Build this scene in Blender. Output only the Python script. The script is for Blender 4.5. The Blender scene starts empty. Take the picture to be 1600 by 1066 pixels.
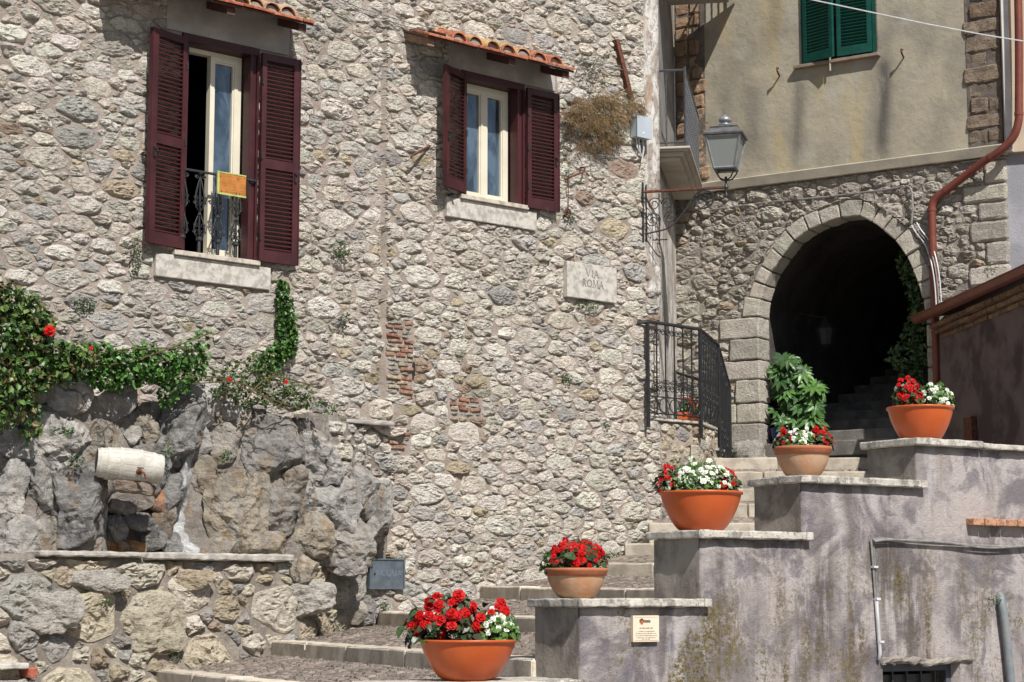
import bpy, math, random
import numpy as np
from mathutils import Vector, Matrix, noise
R = random.Random(11)
PI = math.pi
SC = bpy.context.scene
# ---------------------------------------------------------------- camera, sky, sun, exposure
FPX = 3000.0
EYE = 1.6
PITCH = math.atan(407 / FPX)
CAM = Vector((0, 0, EYE))
cd = bpy.data.cameras.new('camera'); cam = bpy.data.objects.new('camera', cd)
SC.collection.objects.link(cam); SC.camera = cam
cam.location = CAM; cam.rotation_euler = (PI / 2 + PITCH, 0, 0)
cd.sensor_width = 36; cd.lens = FPX / 1600 * 36; cd.clip_start = .1; cd.clip_end = 2000
SUN = Vector((.275, -.625, .73)).normalized()
w = bpy.data.worlds.new('World'); SC.world = w; w.use_nodes = True
nt = w.node_tree; bg = nt.nodes['Background']
sky = nt.nodes.new('ShaderNodeTexSky'); sky.sky_type = 'NISHITA'; sky.sun_disc = False
sky.sun_elevation = math.asin(SUN.z); sky.sun_rotation = math.atan2(SUN.x, SUN.y)
nt.links.new(sky.outputs[0], bg.inputs[0]); bg.inputs[1].default_value = .062
sd = bpy.data.lights.new('sun', 'SUN'); sun = bpy.data.objects.new('sun', sd); SC.collection.objects.link(sun)
sd.energy = 4.9; sd.angle = math.radians(.5); sd.color = (1, .955, .90)
sun.rotation_euler = SUN.to_track_quat('Z', 'Y').to_euler(); sun.location = (8, -14, 20)
SC.view_settings.view_transform = 'Standard'; SC.view_settings.look = 'None'
SC.view_settings.gamma = 1; SC.view_settings.exposure = .29
SC.cycles.max_bounces = 6; SC.cycles.use_denoising = True

# ---------------------------------------------------------------- geometry helpers
_f = Vector((0, math.cos(PITCH), math.sin(PITCH))); _u = Vector((0, -math.sin(PITCH), math.cos(PITCH)))
def ray(x, y): return _f * FPX + Vector((1, 0, 0)) * (x - 800) - _u * (y - 533)
Z = Vector((0, 0, 1))
class Wall:
    """a vertical plane: s runs along it, z up, d out of it"""
    def __init__(s, x, y, tx, ty, side=1):
        s.o = Vector((x, y, 0)); s.t = Vector((tx, ty, 0)).normalized()
        s.n = Vector((s.t.y, -s.t.x, 0)) * side
    def pt(s, a, z, d=0): return s.o + s.t * a + s.n * d + Z * z
    def px(s, x, y, d=0):
        r = ray(x, y); k = (s.o + s.n * d - CAM).dot(s.n) / r.dot(s.n)
        q = CAM + r * k - s.o
        return q.dot(s.t), q.z
A = Wall(-2.95, 19, .756, .655)           # old stone house
B = Wall(2.24, 25.85, .842, -.539)        # house over the archway
C = Wall(1.782, 23.09, .165, .986)          # side wall of the stone house
FR = Wall(.43, 13, .835, .55)             # stepped parapet
L = Wall(5.08, 23.5, .11, -.99)           # lean-to on the right
def n3(p, f, seed=0): return noise.noise(Vector((p[0] * f + seed * 7.3, p[1] * f - seed * 3.1, p[2] * f + seed)))
class MB:
    def __init__(s): s.v = []; s.f = []; s.c = []
    def add(s, vs, fs, col=(1, 1, 1)):
        b = len(s.v); s.v += [tuple(v) for v in vs]; s.c += [col] * len(vs)
        s.f += [tuple(b + i for i in f) for f in fs]
    def hexa(s, p, col=(1, 1, 1)):       # 8 corners: bottom ring then top ring
        s.add(p, [(0, 3, 2, 1), (4, 5, 6, 7), (0, 1, 5, 4), (1, 2, 6, 5), (2, 3, 7, 6), (3, 0, 4, 7)], col)
    def box(s, c, x, y, z, col=(1, 1, 1)):   # centre, three half vectors
        c = Vector(c); x = Vector(x); y = Vector(y); z = Vector(z)
        s.hexa([c - x - y - z, c + x - y - z, c + x + y - z, c - x + y - z, c - x - y + z, c + x - y + z, c + x + y + z, c - x + y + z], col)
    def wbox(s, W, a0, a1, z0, z1, d0, d1, col=(1, 1, 1)):
        s.hexa([W.pt(a0, z0, d1), W.pt(a1, z0, d1), W.pt(a1, z0, d0), W.pt(a0, z0, d0), W.pt(a0, z1, d1), W.pt(a1, z1, d1), W.pt(a1, z1, d0), W.pt(a0, z1, d0)], col)
    def tube(s, path, r, n=6, col=(1, 1, 1), r1=None, twist=0):
        path = [Vector(p) for p in path]; m = len(path); vs = []; up = None
        for i, p in enumerate(path):
            t = (path[min(i + 1, m - 1)] - path[max(i - 1, 0)])
            t = t.normalized() if t.length > 1e-9 else Z.copy()
            if up is None: up = Vector((0, 0, 1)) if abs(t.z) < .9 else Vector((1, 0, 0))
            x = (up - t * up.dot(t)).normalized(); y = t.cross(x); up = x
            rr = r if r1 is None else r + (r1 - r) * i / max(1, m - 1)
            if callable(r): rr = r(i / max(1, m - 1))
            for k in range(n):
                a = 2 * PI * k / n + twist * i
                vs.append(p + (x * math.cos(a) + y * math.sin(a)) * rr)
        fs = [(i * n + k, i * n + (k + 1) % n, (i + 1) * n + (k + 1) % n, (i + 1) * n + k) for i in range(m - 1) for k in range(n)]
        fs += [tuple(reversed(range(n))), tuple((m - 1) * n + k for k in range(n))]
        s.add(vs, fs, col)
    def lathe(s, prof, o=(0, 0, 0), n=24, ax=None, col=(1, 1, 1), cap=True):
        o = Vector(o); ax = Vector(ax or (0, 0, 1)).normalized()
        x = ax.orthogonal().normalized(); y = ax.cross(x); vs = []
        for r, h in prof:
            for k in range(n):
                a = 2 * PI * k / n; vs.append(o + ax * h + (x * math.cos(a) + y * math.sin(a)) * r)
        m = len(prof)
        fs = [(i * n + k, i * n + (k + 1) % n, (i + 1) * n + (k + 1) % n, (i + 1) * n + k) for i in range(m - 1) for k in range(n)]
        if cap: fs += [tuple(reversed(range(n))), tuple((m - 1) * n + k for k in range(n))]
        s.add(vs, fs, col)
    def mesh(s, name, mat, smooth=False):
        me = bpy.data.meshes.new(name); me.from_pydata(s.v, [], s.f)
        a = me.color_attributes.new('Col', 'FLOAT_COLOR', 'POINT')
        a.data.foreach_set('color', np.array([(c[0], c[1], c[2], 1) for c in s.c], dtype=np.float32).ravel())
        me.materials.append(mat)
        if smooth: me.polygons.foreach_set('use_smooth', [True] * len(me.polygons))
        me.update(); return me
    def build(s, name, mat, parent=None, smooth=False, **kw):
        return link(name, s.mesh(name, mat, smooth), parent, **kw)
WB = {}
def base_of(o): return WB.get(o.name, Vector((0, 0, 0)))
def link(name, me, parent=None, loc=None, rot=None, **kw):
    """loc None: the mesh is in world coordinates and stays there"""
    o = bpy.data.objects.new(name, me); SC.collection.objects.link(o)
    b = base_of(parent) if parent else Vector((0, 0, 0))
    if loc is None: o.location = -b; WB[o.name] = Vector((0, 0, 0))
    else: o.location = Vector(loc) - b; WB[o.name] = Vector(loc)
    if rot is not None: o.rotation_euler = rot
    if parent: o.parent = parent
    for k, v in kw.items(): o[k] = v
    return o
def thing(name, base, label, cat, group=None):
    o = bpy.data.objects.new(name, None); SC.collection.objects.link(o)
    o.location = base; o.empty_display_size = .2; WB[o.name] = Vector(base)
    o['label'] = label; o['category'] = cat
    if group: o['group'] = group
    return o
def tag(o, label, cat, group=None):
    o['label'] = label; o['category'] = cat
    if group: o['group'] = group
    return o
def block(mb, L3, mapf, res=.08, r=.012, amp=.005, freq=9, col=(1, 1, 1), seed=0, chip=0):
    """gridded box with rounded, slightly broken edges; mapf takes metres in the box"""
    ax = []
    for l in L3:
        rr = min(r, l * .3); n = max(1, int(round((l - 2 * rr) / res)))
        ax.append([0, rr] + [rr + (l - 2 * rr) * i / n for i in range(1, n)] + [l - rr, l])
    idx = {}; vs = []
    def vert(i, j, k):
        key = (i, j, k)
        if key in idx: return idx[key]
        p = Vector((ax[0][i], ax[1][j], ax[2][k])); q = Vector(p); on = 0
        for a in range(3):
            rr = min(r, L3[a] * .3); q[a] = min(max(p[a], rr), L3[a] - rr)
        dlt = p - q
        e = sum(1 for a in range(3) if abs(dlt[a]) > 1e-9)
        if e >= 1:
            rr = max(abs(x) for x in dlt); p = q + dlt.normalized() * rr
        dn = dlt.normalized() if dlt.length > 0 else Vector()
        w_ = mapf(p); nn = n3(w_, freq, seed) + .5 * n3(w_, freq * 2.7, seed + 5)
        sh = nn * amp
        if chip and e >= 2: sh -= max(0, n3(w_, freq * 1.7, seed + 9)) * chip
        p = p + dn * sh
        idx[key] = len(vs); vs.append(mapf(p)); return idx[key]
    fs = []
    nx, ny, nz = (len(a) - 1 for a in ax)
    for i in range(nx):
        for j in range(ny):
            fs.append([vert(i, j, 0), vert(i, j + 1, 0), vert(i + 1, j + 1, 0), vert(i + 1, j, 0)])
            fs.append([vert(i, j, nz), vert(i + 1, j, nz), vert(i + 1, j + 1, nz), vert(i, j + 1, nz)])
    for i in range(nx):
        for k in range(nz):
            fs.append([vert(i, 0, k), vert(i + 1, 0, k), vert(i + 1, 0, k + 1), vert(i, 0, k + 1)])
            fs.append([vert(i, ny, k), vert(i, ny, k + 1), vert(i + 1, ny, k + 1), vert(i + 1, ny, k)])
    for j in range(ny):
        for k in range(nz):
            fs.append([vert(0, j, k), vert(0, j, k + 1), vert(0, j + 1, k + 1), vert(0, j + 1, k)])
            fs.append([vert(nx, j, k), vert(nx, j + 1, k), vert(nx, j + 1, k + 1), vert(nx, j, k + 1)])
    mb.add(vs, fs, col)
def wblock(mb, W, a0, a1, z0, z1, d0, d1, **kw):
    block(mb, (a1 - a0, d1 - d0, z1 - z0), lambda p: W.pt(a0 + p.x, z0 + p.z, d1 - p.y), **kw)
def quadblock(mb, W, q, d0, d1, **kw):
    """q: four (s,z) corners, anticlockwise from lower left"""
    q = [Vector((a, b, 0)) for a, b in q]
    lx = ((q[1] - q[0]).length + (q[2] - q[3]).length) / 2; lz = ((q[3] - q[0]).length + (q[2] - q[1]).length) / 2
    def m(p):
        u = p.x / lx; v = p.z / lz
        t = (q[0] * (1 - u) + q[1] * u) * (1 - v) + (q[3] * (1 - u) + q[2] * u) * v
        return W.pt(t.x, t.y, d1 - p.y)
    block(mb, (lx, d1 - d0, lz), m, **kw)
def frange(a, b, step, extra=()):
    n = max(1, int(round((b - a) / step))); v = [a + (b - a) * i / n for i in range(n + 1)]
    out = [x for x in v if all(abs(x - e) > step * .35 for e in extra)] + [e for e in extra if a <= e <= b]
    return sorted(out)
def plate(mb, W, ss, zs, inside, d0, d1, amp=0, freq=6, seed=0, col=(1, 1, 1), back=True):
    """wall body with openings: cells for which inside() holds, reveals at every edge"""
    ns, nz = len(ss) - 1, len(zs) - 1
    ins = [[inside((ss[i] + ss[i + 1]) / 2, (zs[j] + zs[j + 1]) / 2) for j in range(nz)] for i in range(ns)]
    idx = {}; vs = []
    def v(i, j, k):
        if (i, j, k) in idx: return idx[i, j, k]
        d = d0 if k else d1
        if not k and amp:
            p = W.pt(ss[i], zs[j], 0); d += amp * (n3(p, freq, seed) + .6 * n3(p, freq * 2.9, seed + 3))
        idx[i, j, k] = len(vs); vs.append(W.pt(ss[i], zs[j], d)); return idx[i, j, k]
    fs = []
    g = lambda i, j: 0 <= i < ns and 0 <= j < nz and ins[i][j]
    for i in range(ns):
        for j in range(nz):
            if not ins[i][j]: continue
            fs.append((v(i, j, 0), v(i + 1, j, 0), v(i + 1, j + 1, 0), v(i, j + 1, 0)))
            if back: fs.append((v(i, j, 1), v(i, j + 1, 1), v(i + 1, j + 1, 1), v(i + 1, j, 1)))
            if not g(i - 1, j): fs.append((v(i, j, 0), v(i, j + 1, 0), v(i, j + 1, 1), v(i, j, 1)))
            if not g(i + 1, j): fs.append((v(i + 1, j, 0), v(i + 1, j, 1), v(i + 1, j + 1, 1), v(i + 1, j + 1, 0)))
            if not g(i, j - 1): fs.append((v(i, j, 0), v(i, j, 1), v(i + 1, j, 1), v(i + 1, j, 0)))
            if not g(i, j + 1): fs.append((v(i, j + 1, 0), v(i + 1, j + 1, 0), v(i + 1, j + 1, 1), v(i, j + 1, 1)))
    mb.add(vs, fs, col)

# ---------------------------------------------------------------- materials
def nodes(name):
    m = bpy.data.materials.new(name); m.use_nodes = True
    return m, m.node_tree, m.node_tree.nodes['Principled BSDF']
class NT:
    def __init__(s, name):
        s.m, s.t, s.b = nodes(name); g = s.n('ShaderNodeTexCoord'); s.co = g.outputs['Object']
    def n(s, k, **kw):
        x = s.t.nodes.new(k)
        for a, b in kw.items(): setattr(x, a, b)
        return x
    def l(s, a, b): s.t.links.new(a, b)
    def map(s, sc, co=None, rot=None):
        x = s.n('ShaderNodeMapping'); x.inputs['Scale'].default_value = sc if isinstance(sc, (tuple, list)) else (sc,) * 3
        if rot: x.inputs['Rotation'].default_value = rot
        s.l(co or s.co, x.inputs[0]); return x.outputs[0]
    def noise(s, sc, det=5, rough=.55, co=None, dist=0):
        x = s.n('ShaderNodeTexNoise'); x.inputs['Scale'].default_value = 1; x.inputs['Detail'].default_value = det
        x.inputs['Roughness'].default_value = rough; x.inputs['Distortion'].default_value = dist
        s.l(s.map(sc, co), x.inputs['Vector']); return x.outputs['Fac']
    def voro(s, sc, feat='F1', co=None):
        x = s.n('ShaderNodeTexVoronoi', feature=feat); x.inputs['Scale'].default_value = 1
        s.l(s.map(sc, co), x.inputs['Vector']); return x.outputs['Distance']
    def ramp(s, fac, a, b, smooth=True):
        x = s.n('ShaderNodeMapRange'); x.interpolation_type = 'SMOOTHSTEP' if smooth else 'LINEAR'
        x.inputs['From Min'].default_value = a; x.inputs['From Max'].default_value = b
        s.l(fac, x.inputs['Value']); return x.outputs[0]
    def math(s, op, a, b=None):
        x = s.n('ShaderNodeMath', operation=op)
        for i, q in enumerate((a, b)):
            if q is None: continue
            if isinstance(q, (int, float)): x.inputs[i].default_value = q
            else: s.l(q, x.inputs[i])
        return x.outputs[0]
    def mix(s, fac, a, b, mode='MIX'):
        x = s.n('ShaderNodeMix', data_type='RGBA', blend_type=mode)
        for i, q in ((0, fac), (6, a), (7, b)):
            if isinstance(q, (int, float)): x.inputs[i].default_value = q
            elif isinstance(q, (tuple, list)): x.inputs[i].default_value = tuple(q) + (1,) if len(q) == 3 else q
            else: s.l(q, x.inputs[i])
        return x.outputs[2]
    def attr(s):
        x = s.n('ShaderNodeAttribute', attribute_name='Col'); return x.outputs['Color']
    def bump(s, h, dist, strength=1, prev=None):
        x = s.n('ShaderNodeBump'); x.inputs['Strength'].default_value = strength; x.inputs['Distance'].default_value = dist
        s.l(h, x.inputs['Height'])
        if prev: s.l(prev, x.inputs['Normal'])
        return x.outputs[0]
    def done(s, col, rough=.9, nrm=None, spec=.3, metal=0, **kw):
        if isinstance(col, (tuple, list)): s.b.inputs['Base Color'].default_value = tuple(col) + (1,)
        else: s.l(col, s.b.inputs['Base Color'])
        if isinstance(rough, (int, float)): s.b.inputs['Roughness'].default_value = rough
        else: s.l(rough, s.b.inputs['Roughness'])
        s.b.inputs['Specular IOR Level'].default_value = spec; s.b.inputs['Metallic'].default_value = metal
        if nrm: s.l(nrm, s.b.inputs['Normal'])
        for k, v in kw.items(): s.b.inputs[k].default_value = v
        return s.m
def M_stone(name='fieldstone', dark=(.60, .58, .55), crust=.7):
    t = NT(name); c = t.attr()
    big = t.noise(5, 5, .6); fine = t.noise(38, 6, .7); vein = t.noise((26, 26, 70), 4, .6, dist=.6)
    c = t.mix(t.math('MULTIPLY', t.ramp(big, .42, .72), .55), c, t.mix(1, c, dark, 'MULTIPLY'))
    c = t.mix(t.math('MULTIPLY', t.ramp(fine, .5, .72), .55), c, t.mix(1, c, (.55, .54, .52), 'MULTIPLY'))
    c = t.mix(t.math('MULTIPLY', t.ramp(vein, .55, .62), crust), c, t.mix(1, c, (.42, .40, .37), 'MULTIPLY'))
    c = t.mix(t.math('MULTIPLY', t.ramp(t.noise(14, 3), .6, .75), .35), c, (.52, .49, .43))
    h = t.math('ADD', t.math('MULTIPLY', t.noise(24, 7, .68, dist=.4), 1), t.math('MULTIPLY', vein, .5))
    nr = t.bump(h, .046); nr = t.bump(t.noise((60, 60, 120), 4, .7), .008, 1, nr)
    return t.done(c, .92, nr, .2)
def M_mortar(name='mortar', c1=(.385, .325, .280), c2=(.29, .245, .210), c3=(.42, .375, .325)):
    t = NT(name)
    c = t.mix(t.ramp(t.noise(2.2, 6, .6), .38, .62), c1, c2)
    c = t.mix(t.math('MULTIPLY', t.ramp(t.noise(20, 5, .7), .5, .7), .6), c, c3)
    c = t.mix(t.math('MULTIPLY', t.ramp(t.noise(.55, 3), .5, .75), .45), c, (.33, .25, .215))
    c = t.mix(t.math('MULTIPLY', t.ramp(t.noise(60, 3, .7), .55, .7), .35), c, (.12, .1, .085))
    nr = t.bump(t.noise(16, 7, .7), .03); nr = t.bump(t.noise(90, 4, .75), .006, 1, nr)
    return t.done(c, .95, nr, .15)
def M_simple(name, c1, c2=None, sc=8, rough=.6, b=0, bs=60, spec=.4, metal=0, attr=False, lo=.35, hi=.65, **kw):
    t = NT(name); c2 = c2 or tuple(x * .75 for x in c1)
    c = t.mix(t.ramp(t.noise(sc, 5, .6), lo, hi), c1, c2)
    if attr: c = t.mix(1, c, t.attr(), 'MULTIPLY')
    nr = t.bump(t.noise(bs, 4, .65), b) if b else None
    return t.done(c, rough, nr, spec, metal, **kw)
def M_attr(name, rough=.6, var=.25, sc=12, b=0, bs=60, spec=.3, trans=0, **kw):
    t = NT(name); c = t.attr()
    c = t.mix(t.math('MULTIPLY', t.ramp(t.noise(sc, 4), .4, .65), 1), c, t.mix(1, c, (1 - var,) * 3, 'MULTIPLY'))
    nr = t.bump(t.noise(bs, 4, .65), b) if b else None
    return t.done(c, rough, nr, spec, **kw)
stone_m = M_stone(); stone_cut_m = M_stone('dressed_stone', (.72, .70, .67), .18)
mortar_m = M_mortar()
mortar_b = M_mortar('grey_mortar', (.30, .27, .235), (.22, .2, .175), (.38, .35, .31))
def M_rock():
    t = NT('boulder_rock'); c = t.attr()
    big = t.noise(2.6, 7, .65, dist=.8); mid = t.noise(9, 7, .68, dist=.5); st = t.noise((7, 7, 1.6), 5, .6, dist=.7)
    c = t.mix(t.math('MULTIPLY', t.ramp(big, .45, .62), .8), c, t.mix(1, c, (.55, .55, .56), 'MULTIPLY'))
    c = t.mix(t.math('MULTIPLY', t.ramp(mid, .47, .6), .6), c, (.40, .385, .36))
    c = t.mix(t.math('MULTIPLY', t.ramp(st, .54, .66), .55), c, (.30, .20, .105))
    c = t.mix(t.math('MULTIPLY', t.ramp(t.noise(30, 5, .75), .55, .68), .5), c, (.10, .096, .09))
    vm = t.n('ShaderNodeVectorMath', operation='ADD'); nz = t.n('ShaderNodeTexNoise'); nz.inputs['Scale'].default_value = 3.5; nz.inputs['Detail'].default_value = 6; t.l(t.co, nz.inputs['Vector'])
    sc_ = t.n('ShaderNodeVectorMath', operation='SCALE'); sc_.inputs['Scale'].default_value = .5; t.l(nz.outputs['Color'], sc_.inputs[0]); t.l(t.co, vm.inputs[0]); t.l(sc_.outputs[0], vm.inputs[1])
    crack = t.ramp(t.voro((2.4, 2.4, 1.5), 'DISTANCE_TO_EDGE', vm.outputs[0]), .004, .035)
    c = t.mix(t.math('MULTIPLY', t.math('MULTIPLY', t.math('SUBTRACT', 1, crack), t.ramp(t.noise(2.2, 3), .48, .6)), .75), c, (.06, .055, .05))
    h = t.math('ADD', t.math('MULTIPLY', crack, .25), t.math('ADD', t.noise(8, 9, .72, dist=.6), t.math('MULTIPLY', t.noise((5, 5, 16), 5, .6), .6)))
    nr = t.bump(h, .08); nr = t.bump(t.noise(60, 5, .75), .012, 1, nr)
    return t.done(c, .9, nr, .22)
rock_m = M_rock()
def M_purple():
    t = NT('purple_grey_render')
    base = t.mix(t.ramp(t.noise(2.0, 7, .62, dist=.7), .43, .58), (.44, .40, .39), (.20, .183, .19))
    base = t.mix(t.math('MULTIPLY', t.ramp(t.noise(3.6, 6, .6, dist=.9), .50, .62), .75), base, (.155, .14, .165))
    base = t.mix(t.math('MULTIPLY', t.ramp(t.noise(1.3, 4, .6), .48, .7), .7), base, (.45, .395, .37))
    base = t.mix(t.math('MULTIPLY', t.ramp(t.noise((6, 6, 1.1), 5, .6), .54, .68), .55), base, (.52, .49, .49))
    mo = t.math('MULTIPLY', t.ramp(t.noise((3.4, 3.4, .55), 6, .62), .515, .62), t.ramp(t.noise(26, 5, .8), .36, .56))
    g = t.n('ShaderNodeSeparateXYZ'); t.l(t.co, g.inputs[0])
    low = t.math('SUBTRACT', 1, t.ramp(g.outputs[2], 1.3, 2.45))
    base = t.mix(t.math('MULTIPLY', mo, low), base, (.13, .10, .055))
    base = t.mix(t.math('MULTIPLY', t.math('MULTIPLY', t.ramp(t.noise(3, 4), .5, .6), t.ramp(t.noise(34, 4, .7), .5, .6)), t.math('MULTIPLY', low, .8)), base, (.16, .13, .04))
    g2 = t.n('ShaderNodeAttribute', attribute_name='Col'); s2 = t.n('ShaderNodeSeparateXYZ'); t.l(g2.outputs['Vector'], s2.inputs[0])
    gr = t.ramp(t.noise(30, 6, .8), .40, .56); st = t.noise((12, 12, 1.6), 6, .7)
    base = t.mix(t.math('MULTIPLY', t.math('MULTIPLY', s2.outputs[1], t.ramp(st, .36, .56)), .85), base, (.10, .08, .066))
    m1 = t.math('MULTIPLY', t.ramp(t.math('ADD', s2.outputs[0], t.math('MULTIPLY', t.noise(9, 6, .75), .9)), .75, 1.05), gr)
    base = t.mix(m1, base, t.mix(t.ramp(t.noise(45, 4, .7), .45, .6), (.085, .07, .03), (.20, .155, .05)))
    base = t.mix(t.math('MULTIPLY', t.ramp(t.noise(110, 3, .8), .64, .68), .5), base, (.62, .58, .54))
    nr = t.bump(t.noise(22, 7, .7), .02); nr = t.bump(t.noise(120, 4, .7), .008, 1, nr)
    return t.done(base, .93, nr, .15)
purple_m = M_purple()
def M_side():
    t = NT('weathered_cement')
    c = t.mix(t.ramp(t.noise(4, 7, .65, dist=.5), .4, .62), (.34, .31, .27), (.20, .175, .155))
    c = t.mix(t.math('MULTIPLY', t.ramp(t.noise((9, 9, 1.4), 5, .6), .55, .68), .5), c, (.11, .09, .07))
    nr = t.bump(t.noise(24, 7, .7), .015); nr = t.bump(t.noise(120, 3), .004, 1, nr)
    return t.done(c, .93, nr, .15)
side_m = M_side()
def M_ochre():
    t = NT('ochre_render')
    c = t.mix(t.ramp(t.noise(1.1, 7, .62, dist=.3), .36, .66), (.385, .345, .262), (.275, .25, .20))
    c = t.mix(t.math('MULTIPLY', t.ramp(t.noise(2.1, 5), .5, .68), .5), c, (.40, .38, .33))
    c = t.mix(t.math('MULTIPLY', t.ramp(t.noise((2.4, 2.4, .35), 5, .5), .56, .66), .45), c, (.44, .35, .17))
    g = t.n('ShaderNodeAttribute', attribute_name='Col'); s_ = t.n('ShaderNodeSeparateXYZ'); t.l(g.outputs['Vector'], s_.inputs[0])
    st = t.math('MULTIPLY', s_.outputs[0], t.ramp(t.noise((9, 9, 2.5), 6, .7), .15, .5))
    c = t.mix(t.math('MULTIPLY', st, 1.0), c, (.105, .10, .09))
    c = t.mix(t.math('MULTIPLY', t.ramp(t.noise(7, 7, .7), .5, .72), .3), c, (.22, .2, .165))
    nr = t.bump(t.noise(9, 7, .65), .012); nr = t.bump(t.noise(90, 4, .7), .003, 1, nr)
    return t.done(c, .93, nr, .15)
ochre_m = M_ochre()
trav_m = M_simple('travertine', (.52, .495, .445), (.33, .31, .275), 14, .8, .006, 70, .25, attr=True, lo=.42, hi=.64)
def M_cap():
    t = NT('lichened_travertine')
    c = t.mix(t.ramp(t.noise(9, 5, .6), .4, .62), (.56, .53, .47), (.42, .395, .345))
    c = t.mix(t.math('MULTIPLY', t.ramp(t.noise((7, 7, 7), 7, .75), .5, .6), .75), c, (.15, .14, .125))
    c = t.mix(t.math('MULTIPLY', t.ramp(t.noise(40, 4, .7), .56, .64), .6), c, (.1, .095, .085))
    nr = t.bump(t.noise(30, 7, .7), .012)
    return t.done(c, .88, nr, .2)
cap_m = M_cap()
grey_plaster_m = M_simple('grey_plaster', (.40, .375, .345), (.29, .27, .25), 3, .9, .006, 50, .15)
def M_peel():
    t = NT('peeling_limewash')
    c = t.mix(t.ramp(t.noise((5, 5, 2.2), 7, .68, dist=.9), .44, .56), (.66, .64, .60), (.36, .32, .28))
    c = t.mix(t.math('MULTIPLY', t.ramp(t.noise(16, 6, .7), .54, .64), .7), c, (.15, .12, .1))
    c = t.mix(t.math('MULTIPLY', t.ramp(t.noise((4, 4, 1.6), 4), .6, .68), .5), c, (.40, .25, .16))
    nr = t.bump(t.noise((18, 18, 7), 7, .7, dist=.8), .03); nr = t.bump(t.noise(80, 4, .7), .006, 1, nr)
    return t.done(c, .93, nr, .15)
peel_m = M_peel()
shut_m = M_simple('maroon_paint', (.064, .017, .019), (.040, .011, .013), 3.5, .42, .0005, 90, .4)
green_m = M_simple('green_paint', (.006, .072, .052), (.004, .05, .036), 6, .42, .0005, 90, .4)
pvc_m = M_simple('cream_frame_paint', (.66, .62, .50), (.60, .56, .45), 4, .45)
def M_glass():
    t = NT('window_glass')
    c = t.mix(t.ramp(t.noise((5, 5, 1.6), 4, .6, dist=.6), .38, .62), (.018, .030, .045), (.085, .125, .17))  # reflections and curtains painted into the colour as paler blue patches
    return t.done(c, .04, None, .5, 0, **{'IOR': 2.1})
glass_m = M_glass()
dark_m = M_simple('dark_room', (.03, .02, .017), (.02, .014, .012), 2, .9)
iron_m = M_simple('wrought_iron', (.040, .042, .046), (.028, .028, .03), 20, .5, .0008, 120, .5, metal=.3)
grey_iron_m = M_simple('painted_grey_iron', (.075, .08, .088), (.055, .056, .062), 15, .5, 0, 60, .4)
rust_m = M_simple('rusty_iron', (.16, .06, .035), (.07, .03, .022), 25, .8, .002, 80, .3)
silver_m = M_simple('grey_lamp_paint', (.30, .31, .33), (.22, .23, .25), 14, .4, 0, 60, .5, metal=.35)
box_m = M_simple('grey_plastic', (.42, .47, .52), (.37, .42, .47), 3, .5)
plast_m = M_simple('orange_plastic', (.53, .105, .022), (.47, .088, .02), 3, .36, 0, 60, .45)
def M_clay():
    t = NT('bloomed_terracotta'); g = t.n('ShaderNodeSeparateXYZ'); t.l(t.co, g.inputs[0])
    c = t.mix(t.ramp(t.noise(7, 6, .65), .35, .65), (.47, .235, .125), (.48, .32, .21))
    c = t.mix(t.math('MULTIPLY', t.ramp(t.noise(16, 5, .7), .58, .7), .5), c, (.56, .46, .36))
    return t.done(c, .85, t.bump(t.noise(60, 4), .002), .2)
clay_m = M_clay()
rim_m = M_simple('terracotta_rim', (.43, .15, .07), (.36, .125, .06), 9, .8, .001)
soil_m = M_simple('soil', (.05, .035, .025), (.03, .02, .015), 30, .95, .01, 60)
leaf_m = M_attr('leaf', .42, .35, 30, 0, 60, .45)
flower_m = M_attr('petal', .5, .2, 60, 0, 60, .3)
tile_m = M_attr('roof_tile_clay', .85, .45, 16, .006, 60, .2)
brick_m = M_attr('old_brick', .92, .45, 24, .010, 50, .15)
wood_m = M_simple('painted_wood', (.11, .045, .032), (.06, .028, .022), 12, .75, .002, 40)
beam_end_m = M_simple('weathered_timber', (.30, .19, .12), (.2, .12, .08), 12, .85, .004, 40)
copper_m = M_simple('copper_red_pipe', (.21, .06, .04), (.16, .048, .034), 6, .42, 0, 60, .5, metal=.25)
cable_m = M_simple('grey_cable', (.28, .27, .26), (.18, .175, .17), 20, .6)
white_cable_m = M_simple('white_cable', (.62, .62, .63), (.5, .5, .51), 20, .5)
tuff_m = M_stone('brown_tuff', (.6, .56, .52), .4)
cob_m = M_attr('cobble_stone', .75, .35, 18, .006, 60, .35)
joint_m = M_simple('cobble_joint', (.38, .33, .29), (.24, .205, .18), 14, .9, .008, 50)
kerb_m = M_simple('kerb_limestone', (.50, .445, .37), (.36, .32, .265), 7, .85, .008, 60, .2, attr=True, lo=.4, hi=.65)
slate_m = M_simple('blue_grey_metal', (.155, .19, .225), (.11, .135, .16), 9, .45, .001, 60, .5, metal=.4)
lime_m = M_simple('lime_deposit', (.50, .51, .51), (.30, .30, .30), 9, .85, .03, 22, .2)
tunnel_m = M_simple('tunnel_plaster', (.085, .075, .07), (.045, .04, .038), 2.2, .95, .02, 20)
rust_rock = (.42, .17, .06)
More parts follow.
